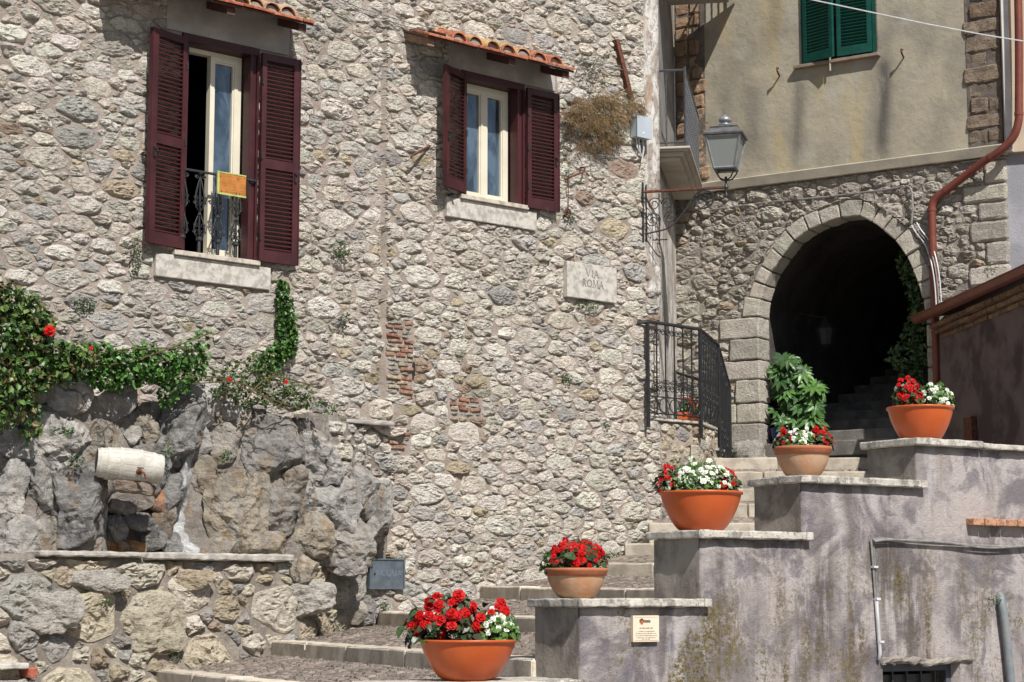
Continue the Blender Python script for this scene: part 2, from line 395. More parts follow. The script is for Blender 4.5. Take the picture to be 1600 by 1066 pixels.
# ---------------------------------------------------------------- rubble masonry
CREAM = [((.71, .655, .565), 5), ((.69, .65, .58), 5), ((.75, .71, .63), 5), ((.61, .57, .50), 3), ((.57, .55, .515), 2), ((.42, .405, .38), .7), ((.57, .49, .36), .5), ((.40, .31, .24), .15)]
GREYB = [((.46, .43, .37), 5), ((.41, .38, .325), 4), ((.52, .485, .42), 2), ((.36, .33, .28), 3), ((.42, .34, .26), .5)]
WARM = [((.60, .53, .41), 5), ((.50, .43, .32), 3), ((.66, .61, .51), 4), ((.42, .345, .26), 2), ((.45, .43, .40), 3), ((.36, .34, .32), 1.5)]
def pick(pal, rg):
    t = rg.random() * sum(w_ for _, w_ in pal)
    for c, w_ in pal:
        t -= w_
        if t <= 0: break
    j = rg.uniform(.9, 1.1); return tuple(min(.8, x * j * rg.uniform(.98, 1.02)) for x in c)
def seeds(b, tiers, an, ok, rg, sep=.95):
    """dart throwing, large stones first; b = bounds, an = how much wider than tall"""
    P = np.zeros((0, 3))
    for r0, r1, cover in tiers:
        area = (b[1] - b[0]) / an * (b[3] - b[2]); tries = int(cover * area / (PI * ((r0 + r1) / 2) ** 2) * 6)
        xs = []
        for _ in range(tries):
            u = rg.uniform(b[0] / an, b[1] / an); v = rg.uniform(b[2], b[3]); r = rg.uniform(r0, r1)
            if not ok(u * an, v): continue
            if len(P) and (((P[:, 0] - u) ** 2 + (P[:, 1] - v) ** 2) < ((P[:, 2] + r) * sep) ** 2).any(): continue
            P = np.vstack([P, [u, v, r]])
    return P
def cutp(poly, a, b, c):
    out = []; n = len(poly)
    for i in range(n):
        p, q = poly[i], poly[(i + 1) % n]; dp = a * p[0] + b * p[1] - c; dq = a * q[0] + b * q[1] - c
        if dp <= 0: out.append(p)
        if (dp < 0 < dq) or (dq < 0 < dp):
            t = dp / (dp - dq); out.append((p[0] + (q[0] - p[0]) * t, p[1] + (q[1] - p[1]) * t))
    return out
def cells(P, an, lines=(), rects=(), maxr=2.1):
    res = []
    for i in range(len(P)):
        u, v, r = P[i]; d2 = (P[:, 0] - u) ** 2 + (P[:, 1] - v) ** 2
        nb = np.where(d2 < (2.6 * (r + P[:, 2])) ** 2)[0]; nb = nb[np.argsort(d2[nb])][1:26]
        m = r * maxr; k = .55
        poly = [(u - m, v - m * k), (u - m * k, v - m), (u + m * k, v - m), (u + m, v - m * k), (u + m, v + m * k), (u + m * k, v + m), (u - m * k, v + m), (u - m, v + m * k)]
        for j in nb:
            a = 2 * (P[j, 0] - u); b_ = 2 * (P[j, 1] - v)
            c = P[j, 0] ** 2 + P[j, 1] ** 2 - P[j, 2] ** 2 - (u * u + v * v - r * r)
            poly = cutp(poly, a, b_, c)
            if len(poly) < 3: break
        if len(poly) < 3: continue
        poly = [(a * an, b_) for a, b_ in poly]; s_, z_ = u * an, v
        for (a, b_, c) in lines: poly = cutp(poly, a, b_, c)
        for (a0, a1, z0, z1) in rects:
            if not poly: break
            x0 = min(p[0] for p in poly); x1 = max(p[0] for p in poly); y0 = min(p[1] for p in poly); y1 = max(p[1] for p in poly)
            if x1 < a0 or x0 > a1 or y1 < z0 or y0 > z1: continue
            o = [(a0 - s_, (1, 0, a0)), (s_ - a1, (-1, 0, -a1)), (z0 - z_, (0, 1, z0)), (z_ - z1, (0, -1, -z1))]
            o.sort(key=lambda t: -t[0])
            poly = [] if o[0][0] < 0 else cutp(poly, *o[0][1])
        if len(poly) >= 3: res.append((r, poly))
    return res
def parea(p): return abs(sum(p[i][0] * p[(i + 1) % len(p)][1] - p[(i + 1) % len(p)][0] * p[i][1] for i in range(len(p)))) / 2
def outline(poly, gap, rg, small=False):
    """an angular stone inside the cell: a few points of the cell's edge joined by broken lines"""
    n = len(poly); L_ = [math.hypot(poly[(i + 1) % n][0] - poly[i][0], poly[(i + 1) % n][1] - poly[i][1]) for i in range(n)]; per = sum(L_)
    m = rg.choice((5, 6, 6, 7) if small else (6, 7, 8, 8, 9)); ph = rg.random(); K = []
    for k in range(m):
        d = ((k + ph + rg.uniform(-.3, .3)) / m % 1) * per; i = 0
        while i < n - 1 and d > L_[i]: d -= L_[i]; i += 1
        t = min(1, d / max(L_[i], 1e-6)); t = 0 if t < .22 else (1 if t > .78 else t); K.append((i + t, (poly[i][0] + (poly[(i + 1) % n][0] - poly[i][0]) * t, poly[i][1] + (poly[(i + 1) % n][1] - poly[i][1]) * t)))
    K.sort(); P = [p for _, p in K]; P = [P[i] for i in range(m) if math.hypot(P[i][0] - P[i - 1][0], P[i][1] - P[i - 1][1]) > .006]
    if len(P) < 4: P = list(poly)
    cx = sum(p[0] for p in P) / len(P); cy = sum(p[1] for p in P) / len(P); sh = rg.uniform(.92, 1.03); Q = []
    for x, y in P:
        r = math.hypot(x - cx, y - cy); k = max(.5, sh - gap * rg.uniform(.5, 1.6) / max(r, .01)); Q.append((cx + (x - cx) * k, cy + (y - cy) * k))
    n = len(Q); per = sum(math.hypot(Q[i][0] - Q[i - 1][0], Q[i][1] - Q[i - 1][1]) for i in range(n)); seg = per / (9 if small else (26 if per > .9 else 16)); out = []
    for i in range(n):
        a, b = Q[i], Q[(i + 1) % n]; l = math.hypot(b[0] - a[0], b[1] - a[1]); c0 = rg.uniform(.05, .2); c1 = 1 - rg.uniform(.05, .2)
        m = max(1, int(round(l * (c1 - c0) / seg)))
        for k in range(m + 1):
            t = c0 + (c1 - c0) * k / m; o = rg.uniform(-.12, .10) * min(l, .09)
            out.append((a[0] + (b[0] - a[0]) * t - (b[1] - a[1]) / max(l, 1e-6) * o, a[1] + (b[1] - a[1]) * t + (b[0] - a[0]) / max(l, 1e-6) * o))
    return out
def stone_geo(mb, W, poly, h, col, rg, gap=.02, d0=0, n=14, fix=None, rough=1, squash=.5):
    O = outline(poly, gap, rg, n < 12); n = len(O)
    cx = sum(p[0] for p in O) / n; cy = sum(p[1] for p in O) / n
    mr = sum(math.hypot(p[0] - cx, p[1] - cy) for p in O) / n; h = min(h, mr * .6); sd = rg.random() * 50
    planes = [(rg.uniform(-1, 1) * 1.0 * h / mr, rg.uniform(-.8, 1.1) * 1.0 * h / mr, rg.uniform(0, .4) * h) for _ in range(5)]; px_, py_ = cx + rg.uniform(-.3, .3) * mr, cy + rg.uniform(-.25, .25) * mr * .7
    rings = [(1.03, None), (1.0, .02), (.95, .66), (.80, 1), (.58, 1), (.34, 1)] if n >= 12 and n < 24 else [(1.03, None), (1.0, .02), (.97, .6), (.91, .9), (.82, 1), (.70, 1), (.58, 1), (.45, 1), (.32, 1), (.17, 1)] if n >= 24 else [(1.03, None), (1.0, .02), (.93, .66), (.66, 1), (.34, 1)]; vs = []
    for q, (f, k_) in enumerate(rings):
        for x, y in O:
            e_ = max(0, 1 - f) ; s_ = cx + (x - cx) * f + (px_ - cx) * e_; z_ = cy + (y - cy) * f + (py_ - cy) * e_
            if k_ is None: dd = -.03 - h
            elif k_ < .1: dd = h * .02
            else:
                top = h + min(g0 * (s_ - cx) + g1 * (z_ - cy) + c_ for g0, g1, c_ in planes)
                nn = noise.noise(Vector((s_ * 12 + sd, z_ * 18, sd))) * .55 + noise.noise(Vector((s_ * 30, z_ * 52, sd))) * .55
                dd = max(h * .2, (top + nn * h * rough) * (k_ if k_ < 1 else 1))
            if fix: s_, z_ = fix(s_, z_)
            vs.append(W.pt(s_, z_, d0 + dd))
    vs.append(W.pt(px_, py_, d0 + max(h * .3, h + min(g0 * (px_ - cx) + g1 * (py_ - cy) + c_ for g0, g1, c_ in planes))))
    fs = [(i * n + k, i * n + (k + 1) % n, (i + 1) * n + (k + 1) % n, (i + 1) * n + k) for i in range(len(rings) - 1) for k in range(n)]
    tr = []
    for i, f in enumerate(fs):
        if i >= n: tr += ([(f[0], f[1], f[2]), (f[0], f[2], f[3])] if rg.random() < .5 else [(f[0], f[1], f[3]), (f[1], f[2], f[3])])
        else: tr.append(f)
    b = (len(rings) - 1) * n
    tr += [(b + k, b + (k + 1) % n, b + n) for k in range(n)]
    mb.add(vs, tr, col)
def masonry(W, cl, parent, pal, rg, mat, gap=.02, h=(.018, .045), limit=300, name='stone', fix=None, d0=0, extra=None, colf=None):
    cl = [c for c in cl if parea(c[1]) > .0011]
    cl.sort(key=lambda c: -parea(c[1]))
    rest = MB()
    for i, (r, poly) in enumerate(cl):
        mb = MB() if i < limit else rest
        c = pick(pal, rg)
        if colf: c = colf(poly, c)
        stone_geo(mb, W, poly, rg.uniform(*h) * (1 if r > .045 else .75), c, rg, gap if r > .04 else gap * .6, fix=fix, d0=d0, n=14 if r > .04 else 9)
        if i < limit: mb.build(name, mat, parent)
    if rest.f: rest.build('small_' + name, mat, parent, kind='stuff')
def ropes(mb, W, pts, r, n=6, col=(1, 1, 1)):  # pts: (s,z,d)
    mb.tube([W.pt(*p) for p in pts], r, n, col)

# ================================================================ ground and far setting
g = MB(); g.add([(-400, -400, 0), (400, -400, 0), (400, 400, 0), (-400, 400, 0)], [(0, 1, 2, 3)])
g.build('ground', M_simple('pale_paving', (.30, .275, .24), (.2, .18, .16), .8, .95, .01, 12), kind='structure')

# ================================================================ the old stone house (left)
house = thing('stone_house', A.pt(2, 0, 0), 'old house of pale rubble stone with maroon shutters, filling the left half', 'house')
AC = 6.27                                    # s of its right corner
W1 = (-.45, .40, 5.01, 7.23)                 # tall window opening
W2 = (3.17, 4.04, 6.08, 7.51)                # smaller window opening
def inA(s, z):
    return not (W1[0] < s < W1[1] and W1[2] < z < W1[3]) and not (W2[0] < s < W2[1] and W2[2] < z < W2[3])
mb = MB()
ss = frange(-3.4, AC, .075, (W1[0], W1[1], 2.05, 2.085, 2.115, W2[0], W2[1])); zs = frange(.2, 9.6, .075, (W1[2], W1[3], W2[2], W2[3]))
class Seam(Wall):
    """the house front: between the tall window and the old seam it sits a little further back"""
    def pt(s, a, z, d=0):
        k = -.06 * min(1, max(0, (a - 1.0) / .5)) if a < 2.085 else 0
        if 2.05 < a < 2.115 and z < 5.6: k = -.07 + .03 * math.sin(z * 9)
        return Wall.pt(s, a, z, d + k)
SA_ = Seam(-2.95, 19, .756, .655)
plate(mb, SA_, ss, zs, inA, 0, -.55, .012, 7, 1)
mb.build('mortar_wall', mortar_m, house, smooth=True)
pA = lambda x, y, d=0: A.px(x, y, d)
def prect(W, x0, y0, x1, y1, d=0):
    s0, za = W.px(x0, (y0 + y1) / 2, d); s1, zb = W.px(x1, (y0 + y1) / 2, d); m = (x0 + x1) / 2
    return s0, s1, W.px(m, y1, d)[1], W.px(m, y0, d)[1]
BR1 = prect(A, 602, 500, 644, 618); BR2 = prect(A, 700, 622, 752, 652); BR3 = prect(A, 604, 662, 640, 705); BR4 = prect(A, 664, 575, 720, 608)
PLAQ = (4.69, 5.49, 5.11, 5.53)
METER = prect(A, 573, 873, 628, 921)
holesA = [(W1[0] - .2, W1[1] + .42, W1[3] - .02, 7.75), (W1[0] - .3, W1[1] + .22, W1[2] - .28, W1[2] + .02), (W1[0] - .02, W1[1] + .02, W1[2], W1[3]),
          (W2[0] - .2, W2[1] + .55, W2[3] - .05, W2[3] + .42), (W2[0] - .27, W2[1] + .22, W2[2] - .26, W2[2] + .02), (W2[0] - .05, W2[1] + .05, W2[2] - .02, W2[3]),
          (W1[1] + .1, W1[1] + .46, W1[2] + .05, W1[3] - .05), (W2[1] + .1, W2[1] + .46, W2[2] + .05, W2[3] - .05),
          (6.07, 6.5, 5.35, 9.8), PLAQ, METER, BR1, BR2, BR3]
def okA(s, z):
    if z < 3.0 and s < 2.0: return False
    if z < 1.15 + .16 * max(0, s): return False
    return all(not (a < s < b and c < z < d) for a, b, c, d in holesA)
rg = random.Random(5)
SA = seeds((-2.9, 6.24, 1.0, 9.4), [(.10, .13, .05), (.07, .092, .26), (.045, .065, 1.1), (.028, .040, .9), (.016, .024, .35)], 2.2, okA, rg)
clA = cells(SA, 2.2, [(1, 0, 6.268)], holesA)
# big squared stones low on the wall
def colA(poly, c):
    s_ = poly[0][0]; z_ = poly[0][1]
    if s_ < 2.08 and rg.random() < .55: c = tuple(x * .86 for x in c)
    if 2.1 < s_ < 3.6 and 3.2 < z_ < 4.6 and rg.random() < .22: return rg.choice([(.46, .40, .28), (.43, .41, .33), (.42, .32, .24)])
    return c
masonry(SA_, clA, house, CREAM, rg, stone_m, .005, (.018, .046), colf=colA)
# thin brick courses
def bricks(R4, parent, course=.05):
    z = R4[2] + .02
    while z < R4[3] - .02:
        s = R4[0] + rg.uniform(0, .04); hh = course * rg.uniform(.62, .85)
        while s < R4[1] - .06:
            l = rg.uniform(.09, .22); l = min(l, R4[1] - s)
            c = rg.choice([(.34, .175, .125), (.31, .16, .115), (.36, .22, .155), (.42, .33, .23), (.36, .33, .26), (.33, .20, .15), (.44, .38, .29)])
            if rg.random() > .36:
                q = MB(); t = rg.uniform(-.008, .008)
                quadblock(q, A, [(s, z + t), (s + l, z - t), (s + l, z + hh - t), (s, z + hh + t)], -.03, rg.uniform(.012, .035), res=.05, r=.008, amp=.006, freq=22, col=c, chip=.01)
                q.build('brick', brick_m, parent)
            else:
                q = MB(); stone_geo(q, A, [(s, z), (s + l, z), (s + l, z + hh), (s, z + hh)], .02, (.48, .45, .4), rg, .005, n=9); q.build('stone', stone_m, parent)
            s += l + rg.uniform(.012, .03)
        z += course
for q in (BR1, BR2, BR3): bricks(q, house)
# plaster at the heads, sills
def slabA(name, a0, a1, z0, z1, d0, d1, mat, **kw):
    q = MB(); wblock(q, A, a0, a1, z0, z1, d0, d1, **kw); return q.build(name, mat, house)
slabA('lintel_plaster', W1[0] - .22, W1[1] + .40, W1[3] + .03, 7.78, -.05, .022, grey_plaster_m, res=.1, r=.006, amp=.008, freq=6)
slabA('lintel_plaster', W2[0] - .22, W2[1] + .52, W2[3] + .03, W2[3] + .40, -.05, .022, grey_plaster_m, res=.1, r=.006, amp=.008, freq=6)
slabA('window_sill', W1[0] - .29, W1[1] + .20, W1[2] - .26, W1[2] - .03, -.05, .05, trav_m, res=.15, r=.008, amp=.003)
slabA('window_sill', W2[0] - .26, W2[1] + .20, W2[2] - .25, W2[2] - .03, -.05, .05, trav_m, res=.15, r=.008, amp=.003)
slabA('sill_slab', W1[0] - .10, W1[1] + .05, W1[2] - .028, W1[2] + .02, -.3, .085, trav_m, res=.2, r=.005, amp=.001, col=(1, .95, .9))
slabA('sill_slab', W2[0] - .08, W2[1] + .05, W2[2] - .028, W2[2] + .02, -.3, .085, trav_m, res=.2, r=.005, amp=.001, col=(1, .95, .9))
# rough limewashed corner strip
q = MB(); plate(q, A, frange(6.04, AC + .012, .05), frange(5.30, 9.5, .06), lambda s, z: s > 6.1 or n3((s, z, 0), 5) > -.1 or z > 5.6, .028, -.3, .03, 11, 4)
q.build('corner_plaster', peel_m, house, smooth=True)
# --- windows
def win_frame(W, o, leaves, parent, dep=-.16):
    s0, s1, z0, z1 = o; f = MB(); t = .055
    # maroon outer surround
    sur = MB(); sur.wbox(W, s0, s0 + .05, z0 + .021, z1 - .051, -.14, .012); sur.wbox(W, s1 - .05, s1, z0 + .021, z1 - .051, -.14, .012); sur.wbox(W, s0 - .03, s1 + .03, z1 - .05, z1 + .028, -.14, .03)
    sur.wbox(W, s1 - .075, s1 - .053, z0 + .021, z1 - .053, -.1, .03); sur.wbox(W, s1 + .002, s1 + .028, z0 + .021, z1 - .06, .0, .035)
    a0, a1, b0, b1 = s0 + .055, s1 - .08, z0 + .025, z1 - .055
    wf = thing_part('window', parent, W, f, [(a0, a0 + .04, b0, b1), (a1 - .04, a1, b0, b1), (a0 + .041, a1 - .041, b1 - .045, b1), (a0 + .041, a1 - .041, b0, b0 + .035)], dep - .06, dep + .02)
    sur.build('window_surround', shut_m, wf)
    for (l0, l1) in leaves:
        x0 = a0 + .042 + (a1 - a0 - .084) * l0; x1 = a0 + .042 + (a1 - a0 - .084) * l1; c0, c1 = b0 + .037, b1 - .047
        m = MB()
        for k, (e, dd) in enumerate(((0, 0), (.022, -.012))):
            t = .06 if k == 0 else .028; ee = e if k == 0 else .0462
            t0 = .046 if k == 0 else .016
            m.wbox(W, x0 + ee, x0 + ee + t0, c0 + ee, c1 - ee, dep - .04 + dd, dep + .03 + dd); m.wbox(W, x1 - ee - t0, x1 - ee, c0 + ee, c1 - ee, dep - .04 + dd, dep + .03 + dd)
            m.wbox(W, x0 + ee + t0, x1 - ee - t0, c0 + ee, c0 + ee + t0, dep - .04 + dd, dep + .03 + dd); m.wbox(W, x0 + ee + t0, x1 - ee - t0, c1 - ee - t0, c1 - ee, dep - .04 + dd, dep + .03 + dd)
        m.build('window_leaf', pvc_m, wf)
        p = MB(); p.wbox(W, x0 + .063, x1 - .063, c0 + .063, c1 - .063, dep - .018, dep - .008); p.build('pane', glass_m, wf)
    return wf
def thing_part(name, parent, W, mb, rects, d0, d1, mat=None):
    for a in rects: mb.wbox(W, a[0], a[1], a[2], a[3], d0, d1)
    return mb.build(name, mat or pvc_m, parent)
win_frame(A, W1, [(.47, 1.0)], house)
win_frame(A, W2, [(0, .5), (.5, 1.0)], house)
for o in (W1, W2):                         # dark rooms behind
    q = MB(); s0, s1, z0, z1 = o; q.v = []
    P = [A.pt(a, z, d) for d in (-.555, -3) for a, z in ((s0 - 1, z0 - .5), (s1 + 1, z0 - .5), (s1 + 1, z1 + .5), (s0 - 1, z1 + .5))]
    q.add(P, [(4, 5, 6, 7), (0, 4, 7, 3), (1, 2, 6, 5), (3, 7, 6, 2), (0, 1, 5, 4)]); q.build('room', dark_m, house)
# --- louvred shutters
slat_cache = {}
def shutter(parent, W, hinge_s, z0, z1, width, ang, side, mat, panels, d=.045, label=None, strip=True):
    """side -1: opens to the left; ang = how far it stands off the wall"""
    th = math.radians(ang); x = (W.t * side * math.cos(th) + W.n * math.sin(th))
    o = W.pt(hinge_s, z0, d); hgt = z1 - z0; rz = math.atan2(x.y, x.x); fy = -side
    q = MB(); st = .055; T = .02; ys = fy * .0
    def bx(a0, a1, b0, b1, t0, t1): q.hexa([(a0, t0, b0), (a1, t0, b0), (a1, t1, b0), (a0, t1, b0), (a0, t0, b1), (a1, t0, b1), (a1, t1, b1), (a0, t1, b1)])
    bx(0, st, 0, hgt, -T, T); bx(width - st * (1.55 if strip else 1), width, 0, hgt, -T, T)
    rails = [(0, .12)]; cut = sorted(panels); rails += [(c - .05, c + .05) for c in cut]; rails += [(hgt - .075, hgt)]
    wi = width - st * (1.55 if strip else 1)
    for a, b in rails: bx(st, wi, a, b, -T * .9, T * .9)
    if strip: bx(width - .016, width - .004, .01, hgt - .01, fy * T, fy * (T + .008)) if fy > 0 else bx(width - .016, width - .004, .01, hgt - .01, -(T + .008), -T)
    so = q.build('shutter', mat, None); so.parent = parent; so.location = o - base_of(parent); so.rotation_euler = (0, 0, rz); WB[so.name] = o
    if label: so['label'] = label
    key = (round(wi - st, 3), fy, mat.name)
    if key not in slat_cache:
        m = MB(); c = math.cos(math.radians(48)) * .021; s_ = math.sin(math.radians(48)) * .021
        m.box((0, 0, 0), ((wi - st) / 2 - .001, 0, 0), (0, -fy * s_ * -1, -c), (0, c * .16 * fy, s_ * .16)); slat_cache[key] = m.mesh('slat', mat)
    me = slat_cache[key]
    for i in range(len(rails) - 1):
        a, b = rails[i][1], rails[i + 1][0]; n = int((b - a) / .043)
        for k in range(n):
            so2 = bpy.data.objects.new('slat', me); SC.collection.objects.link(so2); so2.parent = so
            so2.location = ((st + wi) / 2, 0, a + (b - a) * (k + .5) / n)
    hw = MB()                              # hinges, latch
    for zz in (.25, hgt * .5, hgt - .3): hg_ = MB(); hg_.tube([(.005, fy * .028, zz - .035), (.005, fy * .028, zz + .035)], .011, 6); hg_.build('hinge', iron_m, None).parent = so
    hw.box((width * .88, fy * .03, hgt * .42), (.012, 0, 0), (0, .01, 0), (0, 0, .05))
    hw.box((width * .88, fy * .04, hgt * .42 + .03), (.012, 0, 0), (0, .022, 0), (0, 0, .008)); hw.build('latch', iron_m, None).parent = so
    pass
    return so
shutter(house, A, W1[0] + .0, W1[2] + .04, W1[3] - .03, .47, 12, -1, shut_m, [1.05])
shutter(house, A, W1[1] + .03, W1[2] + .02, W1[3] - .02, .47, 2, 1, shut_m, [1.02], d=.07)
shutter(house, A, W2[0] + .0, W2[2] + .04, W2[3] - .02, .47, 21, -1, shut_m, [])
shutter(house, A, W2[1] + .03, W2[2] + .0, W2[3] - .02, .48, 2, 1, shut_m, [], d=.07)
# shadow-side stays
for (a, z) in (pA(220, 240), pA(455, 265), pA(700, 305), pA(845, 326)):
    q = MB(); q.tube([A.pt(a, z, 0), A.pt(a, z, .09), A.pt(a + .02, z - .05, .1)], .012, 6); q.build('shutter_stay', iron_m, house)
# --- tiled canopies over the windows
def canopy(s0, s1, zf, dep, rise, t0, t1, ntile, beams, plates):
    bd = MB(); n_ = 1
    def m(p): # x along, y out, z up with slope
        return A.pt(s0 + p.x, zf + p.z + rise * (1 - p.y / dep), p.y)
    block(bd, (s1 - s0, dep, .028), m, res=.2, r=.005, amp=.002)
    c = bd.build('canopy', wood_m, house)
    tl = MB()                                # flat red edge tiles along the front
    k = 0; s = s0 + .0
    while s < s1 - .05:
        l = min(.36, s1 - s); q = MB(); o = rg.uniform(-.006, .006)
        block(q, (l - .008, .30, .03), lambda p: A.pt(s + p.x, zf + .031 + o + p.z + rise * (1 - (dep - .27 + p.y) / dep), dep - .27 + p.y), res=.1, r=.006, amp=.003, freq=12, col=rg.choice([(.40, .13, .075), (.36, .115, .065), (.42, .16, .09)]), chip=.01)
        q.build('edge_tile', tile_m, c); s += l
    # half round cover tiles running down the slope
    for k in range(ntile):
        sc = t0 + (t1 - t0) * (k + .5) / ntile; cov = k % 1 == 0
        for row in (0, 1):
            q = MB(); r0, r1 = .108, .094; n = 9; vs = []; y1 = dep - .05 - row * .30 + rg.uniform(-.02, .02); y0 = max(-.02, y1 - .36)
            off = .012 * row
            for y, r in ((y0, r1), (y1, r0)):
                for rr in (r, r - .016):
                    for i in range(n + 1):
                        a = PI * i / n
                        vs.append(A.pt(sc + math.cos(a) * rr, zf + .062 + off + rise * (1 - y / dep) + math.sin(a) * rr * .85, y))
            m_ = n + 1; fs = []
            for i in range(n):
                fs += [(i, i + 1, 2 * m_ + i + 1, 2 * m_ + i), (m_ + i, 3 * m_ + i, 3 * m_ + i + 1, m_ + i + 1), (2 * m_ + i, 2 * m_ + i + 1, 3 * m_ + i + 1, 3 * m_ + i), (i, m_ + i, m_ + i + 1, i + 1)]
            fs += [(0, 2 * m_, 3 * m_, m_), (n, m_ + n, 3 * m_ + n, 2 * m_ + n)]
            q.add(vs, fs, rg.choice([(.50, .27, .14), (.46, .2, .11), (.52, .36, .17), (.44, .17, .1), (.5, .32, .2), (.42, .3, .21)]))
            q.build('roof_tile', tile_m, c)
        # channel mortar between covers
    q = MB(); plate(q, A, frange(t0 - .06, t1 + .06, .03), [0, 1], lambda s, z: True, 0, 0)
    q = MB(); N = int((t1 - t0 + .1) / .025); vs = []; 
    for i in range(N + 1):
        s = t0 - .05 + (t1 - t0 + .1) * i / N
        for y, hh in ((.02, .0), (dep - .09, 0), (dep - .09, 1)):
            w_ = abs(math.cos(PI * (s - t0) / ((t1 - t0) / ntile) + PI / 2)) * .05
            vs.append(A.pt(s, zf + .062 + rise * (1 - y / dep) + (w_ * 1.0 + n3((s, y, 0), 30) * .01 if not hh else -.02), y))
    q.add(vs, [(3 * i, 3 * i + 1, 3 * i + 4, 3 * i + 3) for i in range(N)] + [(3 * i + 1, 3 * i + 2, 3 * i + 5, 3 * i + 4) for i in range(N)])
    q.build('tile_bedding', mortar_m, c)
    for i, b in enumerate(beams):
        q = MB(); block(q, (.10, dep - .04, .085), lambda p: A.pt(b + p.x, zf - .087 + p.z + rise * (1 - p.y / dep), p.y), res=.1, r=.006, amp=.004, freq=10)
        q.build('beam', beam_end_m if (plates and i == 0) else wood_m, c)
    return c
dep = .45
a0, zf = A.px(668, 62, dep); a1, zf2 = A.px(897, 106, dep)
a0 -= 0; ZF2 = (zf + zf2) / 2 - .02
canopy(a0, a1, ZF2, dep, .17, a0 + .38, a1 - .12, 7, [a0 + .03, (a0 + a1) / 2 + .12, a1 - .14], True)
b1, zz = A.px(490, 38, dep)
canopy(b1 - 2.3, b1, zz - .02, dep, .17, b1 - 1.9, b1 - .18, 9, [b1 - 1.95, b1 - 1.02, b1 - .16], False)
def rvec(rg):
    while 1:
        v = Vector((rg.uniform(-1, 1), rg.uniform(-1, 1), rg.uniform(-1, 1)))
        if .1 < v.length < 1: return v.normalized()
# --- ornate balusters and rail of the tall window
def curl(mb, c, ax, ay, r, turns, rad, n=14, n_=5):
    """a flat scroll: spirals in from radius r"""
    pts = []
    for i in range(n + 1):
        t = i / n; a = turns * 2 * PI * t; rr = r * (1 - .72 * t)
        pts.append(Vector(c) + Vector(ax) * math.cos(a) * rr + Vector(ay) * math.sin(a) * rr)
    mb.tube(pts, rad, n_)
d_ = .045
rz0, rz1 = W1[2] + .03, A.px(310, 268, d_)[1]
q = MB(); q.tube([A.pt(W1[0] - .02, rz1, d_), A.pt(W1[1] + .0, rz1, d_)], .014, 6); rail = q.build('window_railing', iron_m, house)
for x in (285, 312, 341, 369):
    s_ = A.px(x, 330, d_)[0]; q = MB(); H_ = rz1 - rz0; c = lambda z, o=0, e=0: A.pt(s_ + o, rz0 + z * H_, d_ + e)
    q.tube([c(0), c(.18)], .020, 7); q.tube([c(.18), c(1)], .008, 5)
    q.lathe([(.018, 0), (.038, .01), (.038, .03), (.02, .045)], c(.14), 8); q.lathe([(.012, 0), (.028, .015), (.012, .03)], c(.44), 8); q.lathe([(.01, 0), (.03, .02), (.01, .035)], c(.95), 8)
    for a in range(6):
        ca, sa = math.cos(a * PI / 3), math.sin(a * PI / 3)
        for z0, z1, w_ in ((.17, .50, .062), (.50, .94, .055)):
            q.tube([c(z0 + (z1 - z0) * t, ca * w_ * math.sin(PI * min(1, t * 1.0) ** .62) , sa * w_ * .7 * math.sin(PI * t ** .62)) for t in [i / 8 for i in range(9)]], .0065, 4)
    for sgn in (-1, 1):
        for zc, r in ((.24, .034), (.33, .026), (.60, .032), (.67, .026), (.93, .022)):
            curl(q, c(zc, sgn * .042), A.t * sgn, Z, r, 1.3, .006)
    q.build('baluster', iron_m, rail)
# bamboo mat hung over the rail
q = MB(); s0, z1 = A.px(341, 272, .07); s1, z0 = A.px(384, 304, .07); zt = rz1 + .02; zb = zt - .21
nst = 24
for i in range(nst):
    z_ = zt - (i + .5) * (zt - zb) / nst; cc = rg.uniform(.85, 1.1)
    q.tube([A.pt(s0, z_, .066), A.pt(s1, z_, .066)], (zt - zb) / nst * .56, 5, (.62 * cc, .27 * cc, .07 * cc))
for i in range(nst - 8): z_ = zt - (i + .5) * (zt - zb) / nst; q.tube([A.pt(s0, z_, .022), A.pt(s1, z_, .022)], .005, 4, (.5, .22, .06))
mat_t = thing('bamboo_mat', A.pt(s0, zb, .06), 'small orange bamboo mat with green edging hung over the tall window railing', 'mat')
q.build('slat_panel', M_attr('bamboo', .6), mat_t)
q = MB(); g_ = (.42, .47, .16)
q.wbox(A, s0 - .012, s0 + .012, zb - .01, zt + .015, .058, .078, g_); q.wbox(A, s0 + .013, s1, zb - .012, zb + .006, .058, .078, g_); q.wbox(A, s0, s1, zt, zt + .012, .02, .074, g_)
q.build('edging', M_attr('green_tape', .7), mat_t)
# --- street plaque
pl = thing('street_plaque', A.pt(PLAQ[0], PLAQ[2], .03), 'pale marble street name plaque carved VIA ROMA on the stone wall', 'sign')
q = MB(); wblock(q, A, PLAQ[0], PLAQ[1], PLAQ[2], PLAQ[3], -.03, .075, res=.1, r=.006, amp=.003, freq=8); q.build('slab', trav_m, pl)
q = MB()
GL = {'V': [(0, 1, .5, 0, 1), (.5, 0, 1, 1, 0)], 'I': [(.5, 0, .5, 1, 1)], 'A': [(0, 0, .5, 1, 0), (.5, 1, 1, 0, 1), (.22, .38, .78, .38, 0)],
      'R': [(.1, 0, .1, 1, 1), (.45, .5, 1, 0, 1)], 'O': [], 'M': [(0, 0, .12, 1, 0), (.12, 1, .5, .1, 1), (.5, .1, .88, 1, 0), (.88, 1, 1, 0, 1)]}
SER = {'V': [(0, 1), (1, 1)], 'I': [(.5, 0), (.5, 1)], 'A': [(0, 0), (1, 0)], 'R': [(.1, 0), (.1, 1), (1, 0)], 'O': [], 'M': [(0, 0), (1, 0), (.12, 1), (.88, 1)]}
